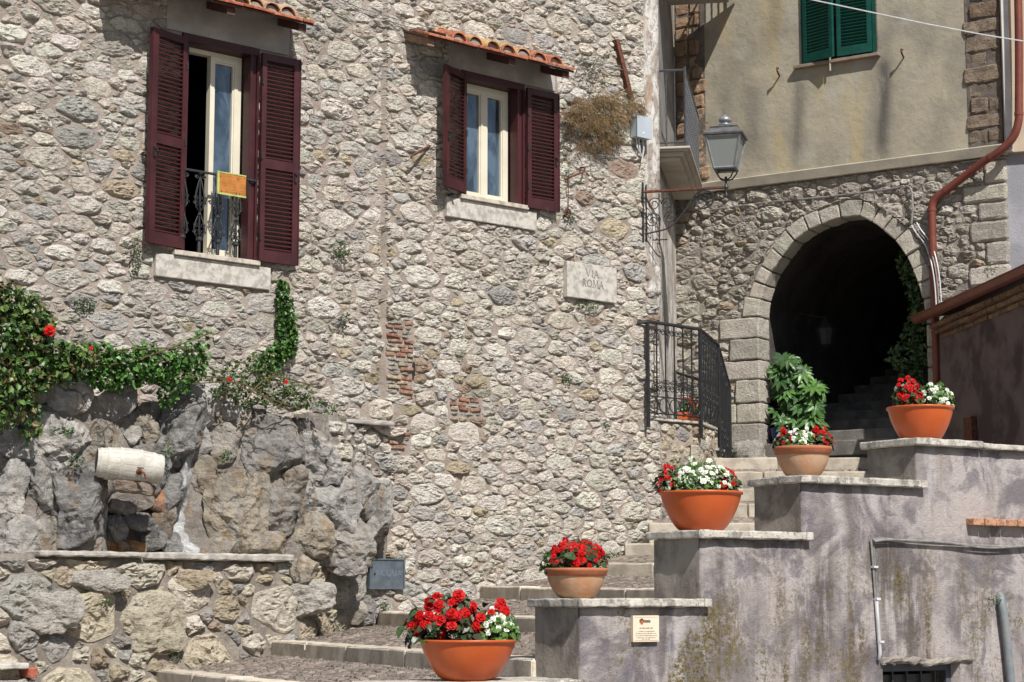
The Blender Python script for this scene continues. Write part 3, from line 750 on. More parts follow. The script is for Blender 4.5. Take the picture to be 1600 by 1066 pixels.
def letter(ch, s, z, w_, h_):
    D = .0775
    def seg(x0, y0, x1, y1, t): 
        p0 = A.pt(s + x0 * w_, z + y0 * h_, D); p1 = A.pt(s + x1 * w_, z + y1 * h_, D); dr = (p1 - p0).normalized(); nn = dr.cross(A.n) * t
        q.box((p0 + p1) / 2, (p1 - p0) / 2, nn, A.n * .002)
    for x0, y0, x1, y1, th in GL[ch]: seg(x0, y0, x1, y1, .0055 if th else .003)
    for x, y in SER[ch]: seg(x - .16, y, x + .16, y, .003)
    if ch == 'O':
        for k in range(20):
            a0, a1 = 2 * PI * k / 20, 2 * PI * (k + 1) / 20; seg(.5 + .5 * math.cos(a0), .5 + .5 * math.sin(a0), .5 + .5 * math.cos(a1), .5 + .5 * math.sin(a1), .004 + .0035 * abs(math.cos(a0)))
    if ch == 'R':
        for k in range(10):
            a0, a1 = PI / 2 - PI * k / 10, PI / 2 - PI * (k + 1) / 10; seg(.1 + .6 * math.cos(a0), .75 + .25 * math.sin(a0), .1 + .6 * math.cos(a1), .75 + .25 * math.sin(a1), .005)
s_ = PLAQ[0] + .30
for ch, w_ in (('V', .062), ('I', .03), ('A', .06)): letter(ch, s_, PLAQ[2] + .27, w_, .085); s_ += w_ + .02
s_ = PLAQ[0] + .245
for ch, w_ in (('R', .05), ('O', .07), ('M', .08), ('A', .06)): letter(ch, s_, PLAQ[2] + .15, w_, .085); s_ += w_ + .022
q.build('lettering', M_simple('carved_grey', (.20, .19, .17), (.26, .25, .22), 60, .9), pl)
# --- water meter door
mt = thing('meter_cabinet', A.pt(METER[0], METER[2], 0), 'blue grey metal water meter door low in the stone wall', 'cabinet')
q = MB(); wblock(q, A, METER[0], METER[1], METER[2], METER[3], -.02, .045, res=.2, r=.004, amp=0); q.build('door', slate_m, mt)
q = MB(); a, b, c, d = METER
for r_ in ((a, a + .018, c, d), (b - .018, b, c, d), (a + .0185, b - .0185, c, c + .016), (a + .0185, b - .0185, d - .016, d)): q.wbox(A, r_[0], r_[1], r_[2] + .001, r_[3] - .001, .046, .056)
q.build('frame', slate_m, mt)
q = MB(); q.lathe([(.0, 0), (.011, 0), (.011, .006), (0, .006)], A.pt(a + .07, (c + d) / 2, .045), 8, A.n); q.build('lock', iron_m, mt)
def text_obj(txt, size, o, xa, nrm, name, mat, parent, ext=.0015, align='CENTER'):
    cu = bpy.data.curves.new(name, 'FONT'); cu.body = txt; cu.size = size; cu.extrude = ext; cu.align_x = align; cu.resolution_u = 2
    to = bpy.data.objects.new('tmp', cu); SC.collection.objects.link(to)
    dg = bpy.context.evaluated_depsgraph_get(); me = bpy.data.meshes.new_from_object(to.evaluated_get(dg)); bpy.data.objects.remove(to)
    me.materials.clear(); me.materials.append(mat)
    M = Matrix((xa, Z, nrm)).transposed().to_4x4(); M.translation = o
    me.transform(M); return link(name, me, parent)
text_obj('ACQUA', .10, A.pt((a + b) / 2 + .02, (c + d) / 2 - .03, .0465), A.t, A.n, 'lettering', M_simple('raised_letters', (.20, .24, .275), (.16, .19, .22), 40, .5, metal=.3), mt, .003)
# --- junction box, cables, brackets, rusty post, dried plant
bx = thing('junction_box', A.pt(*A.px(1004, 205), .05), 'small grey electrical junction box at the house corner beside the dried plant', 'box')
s_, z_ = A.px(1003, 200, .12); q = MB(); wblock(q, A, s_ - .115, s_ + .125, z_ - .13, z_ + .13, .03, .15, res=.1, r=.01, amp=0); q.build('case', box_m, bx)
q = MB(); wblock(q, A, s_ - .12, s_ + .13, z_ - .135, z_ + .135, .15, .165, res=.1, r=.006, amp=0); q.build('lid', box_m, bx)
q = MB(); q.wbox(A, s_ - .04, s_ + .0, z_ - .09, z_ - .06, .166, .168); q.build('sticker', white_cable_m, bx)
q = MB()
for o in (-.06, -.02, .05): q.tube([A.pt(s_ + o, z_ - .12, .08), A.pt(s_ + o + .01, z_ - .25, .09), A.pt(s_ + o * .2 + .03, z_ - .36 - o, .07), A.pt(s_ + .08, z_ - .3, .05), A.pt(s_ + .1, z_ - .1, .04)], .009, 5)
q.build('wires', white_cable_m, bx)
q = MB(); a = [A.px(x, y, .04) for x, y in ((962, 62), (985, 155))]; q.tube([A.pt(*a[0], .04), A.pt(*a[1], .04)], .045, 4)
tag(q.build('iron_post', rust_m), 'rusty iron beam leaning against the wall above the dried plant', 'beam')
def iron_hook(W, pts, label, r=.012, mat=None):
    q = MB(); q.tube([W.pt(*W.px(x, y, d), d) for x, y, d in pts], r, 5); tag(q.build('wall_hook', mat or rust_m), label, 'hook')
iron_hook(A, [(672, 228, 0), (660, 234, .1), (643, 244, .16), (643, 248, .16)], 'bent rusty iron hook left of the smaller window', .014)
iron_hook(A, [(905, 262, 0), (914, 262, .1), (913, 268, .12), (893, 276, .1), (880, 282, .02)], 'bent rusty iron hook below the dried hanging plant', .013)
iron_hook(A, [(646, 567, .0), (647, 567, .03), (647, 588, .03)], 'small black iron pin beside the thin brick courses', .013, iron_m)
# thin wire strung over the small canopy
q = MB(); pts = [A.px(x, y, .06) for x, y in ((470, -30), (560, 12), (640, 36), (760, 62), (880, 90), (985, 112))]
q.tube([A.pt(a, b, .06) for a, b in pts], .0055, 4); q.tube([A.pt(a, b - .05 * math.sin(i), .05) for i, (a, b) in enumerate(pts)], .0045, 4)
tag(q.build('wall_wire', cable_m), 'thin grey wires crossing the stone wall above the small tiled canopy', 'wire')
q = MB(); m = M_attr('dry_straw', .9, .3)
s0, zc = A.px(940, 190, .1)
LOB = [(912, 172, 26, 20, 3), (945, 160, 28, 16, 3), (935, 195, 30, 22, 3.4), (898, 188, 16, 14, 1.4), (965, 185, 24, 22, 2.4), (990, 168, 18, 18, 1.5), (1003, 178, 8, 14, .5), (940, 222, 12, 18, 1.2), (918, 215, 8, 22, .7), (960, 215, 12, 12, .8), (884, 180, 9, 8, .5), (905, 232, 4, 16, .25), (925, 238, 3, 16, .15), (950, 236, 5, 14, .2), (972, 222, 4, 16, .15), (893, 205, 4, 14, .2), (985, 145, 10, 8, .3), (900, 160, 10, 8, .3), (965, 146, 8, 6, .25)]
tw = sum(l[4] for l in LOB)
for lx_, ly_, lrx, lry, lw in LOB:
    for i in range(int(6200 * lw / tw)):
        v = rvec(rg) * rg.random() ** .45; x = lx_ + v.x * lrx; y = ly_ + v.z * lry
        d0 = .05 + .16 * math.sqrt(max(0, 1 - v.x * v.x - v.z * v.z)) * min(1, lrx / 22) + rg.uniform(0, .03)
        s_, z_ = A.px(x, y, d0); l = rg.uniform(.03, .09); a = rg.uniform(-1.4, 1.4); b_ = rg.uniform(-.5, 1)
        p0 = A.pt(s_, z_, d0); p1 = p0 + (A.t * a + Z * b_ * .6 + A.n * .2) * l * .6; p2 = p1 + (A.t * a * .6 - Z * rg.uniform(.3, 1.1)) * l
        c = rg.choice([(.17, .085, .035), (.24, .135, .06), (.11, .06, .028), (.29, .19, .09), (.16, .12, .05), (.09, .06, .03), (.12, .12, .05)]); wv = A.t * .003 + Z * .001
        q.add([p0 - wv, p0 + wv, p1 + wv, p1 - wv, p2], [(0, 1, 2, 3), (3, 2, 4)], c)
tag(q.build('dried_plant', m), 'bushy brown dried plant hanging on the wall right of the small window', 'plant')

# ================================================================ side wall, balconies
q = MB(); plate(q, C, frange(-.0, 3.1, .08), frange(2.4, 6.9, .08), lambda s, z: True, .0, -.3, .02, 8, 6); q.build('side_wall', peel_m, house, smooth=True)
q = MB(); plate(q, C, frange(-.0, 3.1, .08), frange(6.9, 10, .08), lambda s, z: True, .0, -.3, .006, 5, 6); q.build('upper_side_wall', M_simple('shade_tinted_grey_plaster', (.25, .235, .22), (.16, .15, .145), 2.5, .9, .006, 40), house, smooth=True)  # grey plaster, darkened to stand in for the upper balcony's shade
def balcony(a0, a1, z0, z1, off, full=True):
    s = MB()
    for k, (o, za, zb) in enumerate(((off - .10, z0, z0 + .045), (off - .05, z0 + .046, z0 + .10), (off, z0 + .101, z1 - .03), (off + .03, z1 - .029, z1))):
        block(s, (a1 - a0 + 2 * (o - off), o + .02, zb - za), lambda p: C.pt(a0 - (o - off) + p.x, za + p.z, p.y - .02), res=.5, r=.008, amp=.001)
    sl = s.build('balcony', M_simple('cream_slab', (.50, .45, .38), (.42, .38, .32), 3, .85, .002, 60) if full else grey_plaster_m, house)
    rl = MB(); zt = z1 + .98; e = off - .03
    P0, P1, P2 = C.pt(a0 + .03, 0, .0), C.pt(a0 + .03, 0, e), C.pt(a1 - .03, 0, e); P3 = C.pt(a1 - .03, 0, 0)
    for a, b in ((P0, P1), (P1, P2), (P2, P3)):
        rl.tube([a + Z * zt, b + Z * zt], .016, 5); rl.tube([a + Z * (z1 + .06), b + Z * (z1 + .06)], .010, 4)
    rr = rl.build('balcony_railing', grey_iron_m, sl)
    bars = []
    for k in range(1, 3): bars.append(C.pt(a0 + .03, 0, e * k / 3.2))
    n = 21
    for k in range(n + 1): bars.append(C.pt(a0 + .03 + (a1 - a0 - .06) * k / n, 0, e))
    for i, p in enumerate(bars):
        b = MB(); thick = i in (2,) or i == len(bars) - 1
        if thick: b.tube([p + Z * z1, p + Z * (zt + .04)], .017, 4)
        else:
            vs = []; N = 30                    # twisted square bar
            b.tube([p + Z * (z1 + (zt - z1) * t / N) for t in range(N + 1)], .010 if i > 2 else .008, 4, twist=.5 if i != 1 else 0)
        b.build('railing_bar', grey_iron_m, sl)
balcony(.14, 2.72, 7.02, 7.17, .37)
balcony(.02, 2.27, 9.62, 9.80, .90, False)
# a wall return under the upper balcony
# ================================================================ house over the archway
arch_house = thing('arch_house', B.pt(2.4, 0, 0), 'house with ochre plaster above a pointed stone archway, green shutters upstairs', 'house')
IN = [(1203, 690), (1203, 600), (1203, 540), (1202, 495), (1204, 472), (1209, 452), (1218, 430), (1229, 412), (1243, 394), (1258, 378), (1276, 364), (1297, 354), (1320, 345), (1342, 339), (1360, 346), (1378, 360), (1394, 373), (1410, 391), (1424, 414), (1435, 440), (1443, 466), (1448, 495), (1450, 540), (1450, 600), (1450, 690)]
inn = [B.px(x - 15 * min(1, max(0, (1400 - x) / 150)), y - (4 if 1250 < x < 1420 else 0)) for x, y in IN]
inn[0] = (inn[3][0], 3.0); inn[1] = (inn[3][0], 4.2); inn[2] = (inn[3][0], 4.9); rs = inn[-4][0]; inn[-3:] = [(rs, 4.9), (rs, 4.2), (rs, 3.0)]
inn = [Vector((a, b, 0)) for a, b in inn]
def offs(poly, t):
    out = []
    for i, p in enumerate(poly):
        a = poly[max(0, i - 1)]; b = poly[min(len(poly) - 1, i + 1)]; d = (b - a).normalized(); out.append(p + Vector((-d.y, d.x, 0)) * (t(i) if callable(t) else t))
    return out
outr = offs(inn, .215); midr = offs(inn, .11)
def inpoly(s, z, P):
    c = False; n = len(P)
    for i in range(n):
        a, b = P[i], P[i - 1]
        if (a.y > z) != (b.y > z) and s < (b.x - a.x) * (z - a.y) / (b.y - a.y) + a.x: c = not c
    return c
BE = 4.62                                    # right end
mid_c = midr + [Vector((midr[-1].x, 1, 0)), Vector((midr[0].x, 1, 0))]
out_c = outr + [Vector((outr[-1].x, 1, 0)), Vector((outr[0].x, 1, 0))]
LEDZ = 7.12
q = MB(); ssb = frange(-.4, BE, .06); zsb = frange(2.3, LEDZ, .06)
plate(q, B, ssb, zsb, lambda s, z: not inpoly(s, z, mid_c), 0, -.5, .010, 7, 2); q.build('mortar_wall', mortar_b, arch_house, smooth=True)
# ochre plastered storey with dark rain streaks under the sill
GW = (1.94, 2.98, 8.66, 10.1)
q = MB(); ssu = frange(-.4, BE - .0, .05, (GW[0], GW[1])); zsu = frange(LEDZ, 10.2, .06, (GW[2],))
plate(q, B, ssu, zsu, lambda s, z: not (GW[0] < s < GW[1] and z > GW[2]) , .035, -.5, .004, 3, 8)
def streak(s, z):
    v = 0
    for c_, w_, z1, z0, k in ((3.06, .11, 8.66, 7.1, 1), (1.86, .09, 8.55, 7.15, .7), (3.02, .2, 9.0, 7.15, .45), (1.2, .18, 8.6, 7.3, .45), (2.3, .4, 9.6, 8.7, .15), (1.55, .12, 10, 8.8, .4), (.75, .1, 8.6, 7.3, .35)):
        c2 = c_ + .03 * math.sin(z * 4)
        v = max(v, k * math.exp(-((s - c2) / w_) ** 2) * min(1, max(0, (z1 - z) * 6)) * min(1, max(.0, (z - z0 + .1) * 2)))
    return v
q.c = [(streak((Vector(v) - B.o).dot(B.t), v[2]), 0, 0) for v in q.v]
q.build('plaster_wall', ochre_m, arch_house, smooth=True)
# ledge between storeys
q = MB(); block(q, (BE + .02, .11, .13), lambda p: B.pt(p.x + .02, LEDZ - .02 + p.z, p.y * (1 if p.z > .06 else .7)), res=.12, r=.015, amp=.006, freq=5); q.build('ledge', M_simple('ledge_plaster', (.46, .42, .33), (.36, .33, .27), 3, .9, .004, 50), arch_house)
# exposed tuff quoins
for a, b, zb, zt, dd in ((4.14, BE + .01, 7.28, 10.1, .05), (.05, .62, 7.28, 10.0, .05)):
    z = zb; k = 0
    while z < zt:
        h_ = rg.uniform(.17, .24); ln = rg.uniform(.0, .14); lo = (a + ln, b) if a > 2 else (a, b - .05 - ln * 1.3)
        cuts = [lo[0], lo[1]] if rg.random() < .55 else [lo[0], (lo[0] * .45 + lo[1] * .55), lo[1]]
        for i in range(len(cuts) - 1):
            q = MB(); wblock(q, B, cuts[i] + .008, cuts[i + 1] - .008, z + .01, z + h_ - .01, -.05, dd + rg.uniform(-.012, .02), res=.05, r=.02, amp=.022, freq=9, chip=.03, col=rg.choice([(.26, .205, .155), (.22, .17, .13), (.30, .235, .175), (.25, .18, .13)] if a > 2 else [(.42, .29, .19), (.36, .24, .16), (.46, .33, .22)]))
            q.build('tuff_block', tuff_m, arch_house)
        z += h_
q = MB(); q.wbox(B, 4.18, BE + .003, 7.25, 10.15, -.04, .042); jm = M_simple('dark_joint', (.17, .14, .12), (.1, .085, .07), 9, .95, .01, 40); q.build('quoin_mortar', jm, arch_house); q = MB(); q.wbox(B, .05, .5, 7.25, 10.05, -.04, .042); q.build('quoin_mortar', jm, arch_house)
# voussoirs
cum = [0]
for i in range(1, len(inn)): cum.append(cum[-1] + (inn[i] - inn[i - 1]).length)
def along(P, c):
    for i in range(1, len(cum)):
        if cum[i] >= c: t = (c - cum[i - 1]) / (cum[i] - cum[i - 1]); return P[i - 1].lerp(P[i], t)
    return P[-1]
VC = [((.58, .54, .46), 4), ((.52, .485, .415), 3), ((.63, .59, .51), 2), ((.47, .44, .375), 2)]
c0 = cum[3]; c1 = cum[-4]; c = c0
while c < c1 - .02:
    st = rg.uniform(.19, .30); c2 = min(c1, c + st)
    if c1 - c2 < .1: c2 = c1
    e = .006; q = MB(); a_in, b_in = along(inn, c + e), along(inn, c2 - e); f = rg.uniform(.82, 1.15)
    a_o = a_in.lerp(along(outr, c + e), f); b_o = b_in.lerp(along(outr, c2 - e), f)
    quadblock(q, B, [(b_in.x, b_in.y), (b_o.x, b_o.y), (a_o.x, a_o.y), (a_in.x, a_in.y)], -.30, .03 + rg.uniform(-.01, .02), res=.07, r=.016, amp=.010, freq=9, chip=.015, col=pick(VC, rg))
    q.build('arch_stone', stone_cut_m, arch_house); c = c2
# jamb blocks, alternating long and short
z = 3.3; zt = inn[3].y; k = 0
JL = inn[3].x; JR = rs; left_edge = {}
hs = []
while z < zt - .05:
    h_ = rg.uniform(.24, .33); h_ = min(h_, zt - z) if zt - z - h_ > .12 else zt - z
    ln = .62 if k % 2 == 0 else .40; ln += rg.uniform(-.05, .05); sp = rg.random() < .4 and k % 2 == 0
    cuts = [JL - ln, JL] if not sp else [JL - ln, JL - .36, JL]
    for i in range(len(cuts) - 1):
        q = MB(); wblock(q, B, cuts[i] + .006, cuts[i + 1] - .002, z + .007, z + h_ - .007, -.30, .035 + rg.uniform(-.01, .015), res=.07, r=.018, amp=.010, freq=9, chip=.018, col=pick(VC, rg)); q.build('jamb_stone', stone_cut_m, arch_house)
    lr = .28 if k % 2 else .42
    q = MB(); wblock(q, B, JR + .002, JR + lr, z + .007, z + h_ - .007, -.30, .035, res=.07, r=.018, amp=.010, freq=9, chip=.018, col=pick(VC, rg)); q.build('jamb_stone', stone_cut_m, arch_house)
    hs.append((JL - ln, z, z + h_)); z += h_; k += 1
# right corner quoins of the lower storey
z = 3.4; k = 0; QR = []
while z < LEDZ - .05:
    h_ = min(rg.uniform(.20, .33), LEDZ - .03 - z); ln = .52 if k % 2 == 0 else .30; ln += rg.uniform(-.05, .05)
    q = MB(); wblock(q, B, BE - ln, BE + .012, z + .008, z + h_ - .008, -.3, .035, res=.07, r=.03, amp=.014, freq=8, chip=.02, col=pick(VC, rg)); q.build('quoin_stone', stone_cut_m, arch_house)
    QR.append((BE - ln - .01, BE + .1, z, z + h_)); z += h_; k += 1
holesB = QR + [(a - .01, JL + .1, z0, z1) for a, z0, z1 in hs] + [(JR - .1, JR + .43, 3.0, zt)]
def okB(s, z):
    if inpoly(s, z, out_c): return False
    return all(not (a < s < b and c < z < d) for a, b, c, d in holesB)
def fixB(s, z):
    if z < zt or not inpoly(s, z, out_c): return s, z
    p = Vector((s, z, 0)); b = min(outr, key=lambda v: (v - p).length); cc = Vector(((JL + JR) / 2, 5.2, 0))
    for _ in range(12):
        p += (p - cc).normalized() * .02
        if not inpoly(p.x, p.y, out_c): break
    return p.x, p.y
SB = seeds((0.05, BE - .2, 2.4, LEDZ - .03), [(.09, .115, .12), (.055, .08, .5), (.04, .055, 1.0), (.022, .034, .7)], 1.75, okB, rg)
masonry(B, cells(SB, 1.75, [(0, 1, LEDZ - .03)], holesB), arch_house, [(tuple(v * 1.15 for v in c_), w_) for c_, w_ in GREYB], rg, stone_m, .008, (.02, .05), fix=fixB)
# green shuttered window
gw = [MB()]; sur = MB(); sur.wbox(B, GW[0] - .0, GW[0] + .04, GW[2] + .0, GW[3], -.12, .05); sur.build('window_surround', green_m, arch_house); sur = MB(); sur.wbox(B, GW[1] - .04, GW[1], GW[2], GW[3], -.12, .05)
sur.build('window_surround', green_m, arch_house)
shutter(arch_house, B, GW[0] + .045, GW[2] + .0, GW[3], .49, 164, -1, green_m, [1.1], d=.07, strip=False)
shutter(arch_house, B, GW[1] - .045, GW[2] + .02, GW[3], .47, 178, 1, green_m, [1.1], d=.07, strip=False)
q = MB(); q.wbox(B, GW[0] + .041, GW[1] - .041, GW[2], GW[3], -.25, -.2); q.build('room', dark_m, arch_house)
q = MB(); wblock(q, B, GW[0] - .10, GW[1] + .06, GW[2] - .055, GW[2] - .012, -.1, .12, res=.1, r=.006, amp=.004); q.build('window_sill', M_simple('brown_sill', (.26, .2, .15), (.2, .16, .12), 8, .85), arch_house)
q = MB(); q.wbox(B, 2.36, 2.375, GW[2] - .16, GW[2] + .05, .10, .115); q.build('shutter_stay', trav_m, arch_house)
for x, y, lb in ((1214, 113, 'small rusty hook on the ochre wall left of the green shutters'), (1408, 84, 'small rusty hook on the ochre wall right of the green shutters')):
    iron_hook(B, [(x + 4, y + 6, .04), (x + 2, y + 2, .11), (x, y - 3, .17), (x, y - 7, .17), (x + 3, y - 6, .15)], lb, .013)
# tunnel behind the arch
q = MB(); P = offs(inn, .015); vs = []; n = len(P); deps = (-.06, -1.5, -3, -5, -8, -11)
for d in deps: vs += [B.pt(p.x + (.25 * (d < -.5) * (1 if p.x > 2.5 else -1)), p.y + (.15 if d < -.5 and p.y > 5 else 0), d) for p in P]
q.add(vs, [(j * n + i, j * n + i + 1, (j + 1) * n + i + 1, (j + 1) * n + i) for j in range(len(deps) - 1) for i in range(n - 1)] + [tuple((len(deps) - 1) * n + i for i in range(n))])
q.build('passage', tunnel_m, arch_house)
# ================================================================ neighbour house and lean-to on the right
N_ = Wall(*(B.pt(BE + .0, 0, -.03)[:2]), 1, -.35)
nb = thing('neighbour_house', N_.pt(1, 0, 0), 'plain neighbouring house at the right edge, beige above and grey below', 'house')
zb_ = N_.px(1590, 240)[1]
q = MB(); plate(q, N_, frange(0, 6, .3), frange(0, zb_, .2), lambda s, z: True, 0, -.4); q.build('lower_wall', M_simple('blue_grey_render', (.34, .345, .37), (.25, .25, .27), 2.2, .9, .006, 40), nb)
q = MB(); plate(q, N_, frange(0, 6, .3), frange(zb_ + .001, 12, .2), lambda s, z: True, .10, -.4); q.build('upper_wall', M_simple('beige_render', (.52, .42, .31), (.45, .37, .28), 2, .9, .003, 40), nb)
q = MB(); q.wbox(N_, .02, .10, zb_ + .002, 12, .101, .16); q.build('corner_trim', M_simple('white_trim', (.62, .6, .57), (.5, .48, .45), 4, .8), nb)
lt = thing('lean_to', L.pt(1.5, 0, -.25), 'low shed with stained purple grey wall and copper red gutter on the right', 'shed')
GZ = 5.03
q = MB(); plate(q, L, frange(-.6, 4.6, .07, (3.05,)), frange(0, GZ - .03, .07), lambda s, z: not (s > 3.05 and z < 4.28), -.27, -.6, .006, 5, 9); q.build('wall', M_simple('stained_purple_render', (.17, .138, .135), (.085, .065, .067), 1.6, .92, .012, 30, .15, lo=.4, hi=.6), lt, smooth=True)
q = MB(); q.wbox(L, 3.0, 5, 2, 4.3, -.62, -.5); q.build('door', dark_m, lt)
q = MB()
z = GZ - .30
for row in range(3):                          # corbelled tile courses under the eave
    s = -.1; zz = GZ - .20 + row * .062
    while s < 4.4:
        l = rg.uniform(.22, .34); b = MB(); dd = -.24 + row * .07
        wblock(b, L, s + .005, s + l - .005, zz, zz + .052, -.4, dd + rg.uniform(-.015, .01), res=.1, r=.008, amp=.006, freq=14, chip=.01, col=rg.choice([(.26, .16, .105), (.22, .14, .10), (.30, .21, .14), (.2, .15, .12)]))
        b.build('eave_tile', brick_m, lt); s += l
q = MB(); vs = []; n = 10                      # half round gutter
for s in (-.12, 4.6):
    for i in range(n + 1):
        a = PI + PI * i / n
        for r in (.085, .078): vs.append(L.pt(s, GZ + .07 + math.sin(a) * r, .03 + math.cos(a) * r))
m_ = 2 * (n + 1); fs = []
for i in range(n): fs += [(2 * i, 2 * i + 2, m_ + 2 * i + 2, m_ + 2 * i), (2 * i + 1, m_ + 2 * i + 1, m_ + 2 * i + 3, 2 * i + 3)]
fs += [tuple([2 * i for i in range(n + 1)] + [2 * i + 1 for i in range(n, -1, -1)])]
q.add(vs, fs); q.tube([L.pt(-.12, GZ + .07, .115), L.pt(4.6, GZ + .07, .115)], .011, 6); q.build('gutter', copper_m, lt)
q = MB(); q.add([L.pt(-.2, GZ + .09, .0), L.pt(4.6, GZ + .09, 0), L.pt(4.6, GZ + .35, -1.5), L.pt(-.2, GZ + .35, -1.5), L.pt(-.2, GZ + .05, -.0), L.pt(4.6, GZ + .05, 0), L.pt(4.6, GZ + .31, -1.5), L.pt(-.2, GZ + .31, -1.5)], [(0, 1, 2, 3), (7, 6, 5, 4), (0, 4, 5, 1), (1, 5, 6, 2), (2, 6, 7, 3), (3, 7, 4, 0)]); q.build('roof', wood_m, lt)
q = MB(); a = L.px(1512, 652, -.2); q.wbox(L, a[0] - .15, a[0] + .12, 3.3, a[1], -.262, -.2); tag(q.build('low_post', rust_m), 'short dark red post against the shed wall behind the rightmost bowl', 'post')
# ---- downpipe
dp = thing('downpipe', B.pt(3.7, 3.5, .1), 'long copper red downpipe bending diagonally across the arch house to the right of the arch', 'pipe')
def smoothp(pts, n=6):
    out = []
    P = [Vector(p) for p in pts]
    for i in range(len(P) - 1):
        a, b, c, d = P[max(0, i - 1)], P[i], P[i + 1], P[min(len(P) - 1, i + 2)]
        for k in range(n):
            t = k / n; out.append(.5 * ((2 * b) + (c - a) * t + (2 * a - 5 * b + 4 * c - d) * t * t + (3 * b - a - 3 * c + d) * t ** 3))
    return out + [P[-1]]
q = MB(); raw = [(1590, -40, .2), (1592, 60, .2), (1592, 165, .2), (1591, 192, .2), (1582, 216, .2), (1560, 238, .2), (1535, 254, .17), (1500, 281, .12), (1475, 300, .10), (1463, 309, .10), (1457, 319, .10), (1456, 335, .10), (1458, 400, .10), (1461, 480, .10), (1464, 600, .10)]
pts = [B.pt(*B.px(x, y, d), d) for x, y, d in raw]
q.tube(smoothp(pts, 5), .052, 12); q.build('pipe', copper_m, dp, smooth=True)
for x, y, d in ((1592, 178, .2), (1548, 246, .19), (1478, 298, .10), (1456, 328, .10), (1459, 430, .10), (1462, 520, .1)):
    i = min(range(len(raw)), key=lambda j: abs(raw[j][0] - x) + abs(raw[j][1] - y)); a, b = pts[max(0, i - 1)], pts[min(i + 1, len(pts) - 1)]
    p = B.pt(*B.px(x, y, d), d); dr = (b - a).normalized() * .02; q = MB(); q.tube([p - dr, p + dr], .058, 12); q.build('collar', copper_m, dp)
q = MB(); q.tube([B.pt(*B.px(x, y, .03), .03) for x, y in ((1105, 329), (1200, 316), (1290, 308), (1380, 297), (1416, 291))], .012, 5)
q.tube(smoothp([B.pt(*B.px(x, y, d), d) for x, y, d in ((1416, 291, .04), (1424, 297, .06), (1426, 325, .07), (1424, 350, .07))], 4), .014, 6)
tag(q.build('wall_cable', cable_m), 'grey cable running above the arch and dropping to its right shoulder', 'cable')
for k, col in ((0, white_cable_m), (1, cable_m), (2, white_cable_m)):
    q = MB(); q.tube(smoothp([B.pt(*B.px(x + k * 4, y - k * 2, d + .01 * k), d + .01 * k) for x, y, d in ((1424, 352, .06), (1432, 365, .07), (1447, 385, .08), (1456, 415, .16), (1461, 450, .17), (1463, 485, .17))], 4), .010, 5)
    o = q.build('bundled_cable', col); tag(o, ['left white cable of the bundle crossing the red downpipe', 'middle grey cable of the bundle crossing the red downpipe', 'right white cable of the bundle crossing the red downpipe'][k], 'cable', 'bundled cables by the downpipe')
q = MB(); pts = [Vector((4.0, 19.0, 1.6 + 19.0 * 969 / 3030)), ]
def skyp(x, y, Y):
    r = ray(x, y); return CAM + r * (Y / r.y)
q.tube([skyp(x, y, 19.5) for x, y in ((1180, -20), (1270, 0), (1360, 19), (1450, 38), (1540, 55), (1640, 71))], .007, 5)
tag(q.build('overhead_cable', white_cable_m), 'thin pale cable stretched across the sky side past the green shutters', 'cable')['label'] = 'thin pale cable strung in the air in front of the green shutters'

# ================================================================ lantern on its scrolled bracket
bp = A.pt(5.98, 0, .03); bp.z = A.px(1003, 300, .03)[1]
bd_ = Vector((.965, -.262, 0)); la = thing('street_lantern', bp, 'grey glass street lantern on a rusty scrolled iron bracket at the house corner', 'lantern')
q = MB(); e = bp + bd_ * 1.02
q.tube([bp, e + bd_ * .03], .017, 6); q.build('bracket_arm', rust_m, la)
q = MB(); q.tube([bp + Z * .12, bp - Z * .62], .014, 4); q.tube([bp + A.t * .06 + Z * .1, bp + A.t * .06 - Z * .6], .008, 4)
a = bp; q.tube(smoothp([a + bd_ * x + Z * z for x, z in ((.02, -.52), (.15, -.5), (.33, -.45), (.50, -.28), (.62, -.10), (.72, -.03), (.85, -.06), (.84, -.2), (.72, -.24), (.66, -.15), (.72, -.10), (.77, -.15))], 4), .010, 5)
for cx_, cz_, r_, s_ in ((.14, -.16, .09, 1), (.30, -.16, .075, -1), (.12, -.36, .1, 1), (.34, -.33, .08, -1), (.72, -.16, .11, 1)): curl(q, a + bd_ * cx_ + Z * cz_, bd_ * s_, Z, r_, 1.5, .007, 18)
q.tube([a + bd_ * .2 - Z * .03, a + bd_ * .2 - Z * .66], .007, 4); q.tube([a + bd_ * .12 - Z * .6, a + bd_ * .3 - Z * .6], .007, 4)
q.build('bracket_scrolls', iron_m, la)
lx = bd_; ly = Vector((.262, .965, 0)); lo = e.copy()
def ring(s, z): return [lo + (lx * x + ly * y) * s + Z * z for x, y in ((-1, -1), (1, -1), (1, 1), (-1, 1))]
q = MB(); q.lathe([(.012, -.13), (.02, -.1), (.012, -.06), (.018, -.02), (.026, 0), (.018, .03), (.012, .06), (.02, .10), (.016, .13)], lo, 10)
for x, y in ((-1, -1), (1, -1), (1, 1), (-1, 1)): q.tube([lo + Z * .08, lo + (lx * x + ly * y) * .07 + Z * .11, lo + (lx * x + ly * y) * .115 + Z * .19, lo + (lx * x + ly * y) * .12 + Z * .24], .009, 5)
q.build('lower_stem', iron_m, la)
zb, zt_, sb, st_ = .22, .60, .125, .205
q = MB()
b_, t_ = ring(sb, zb), ring(st_, zt_)
for i in range(4):
    q.tube([b_[i], t_[i]], .014, 4); q.tube([b_[i], b_[(i + 1) % 4]], .016, 4); q.tube([t_[i], t_[(i + 1) % 4]], .014, 4)
q.build('frame', silver_m, la)
gm = NT('frosted_glass'); fm = gm.done((.30, .33, .31), .25, None, .5, 0, **{'Transmission Weight': .35})
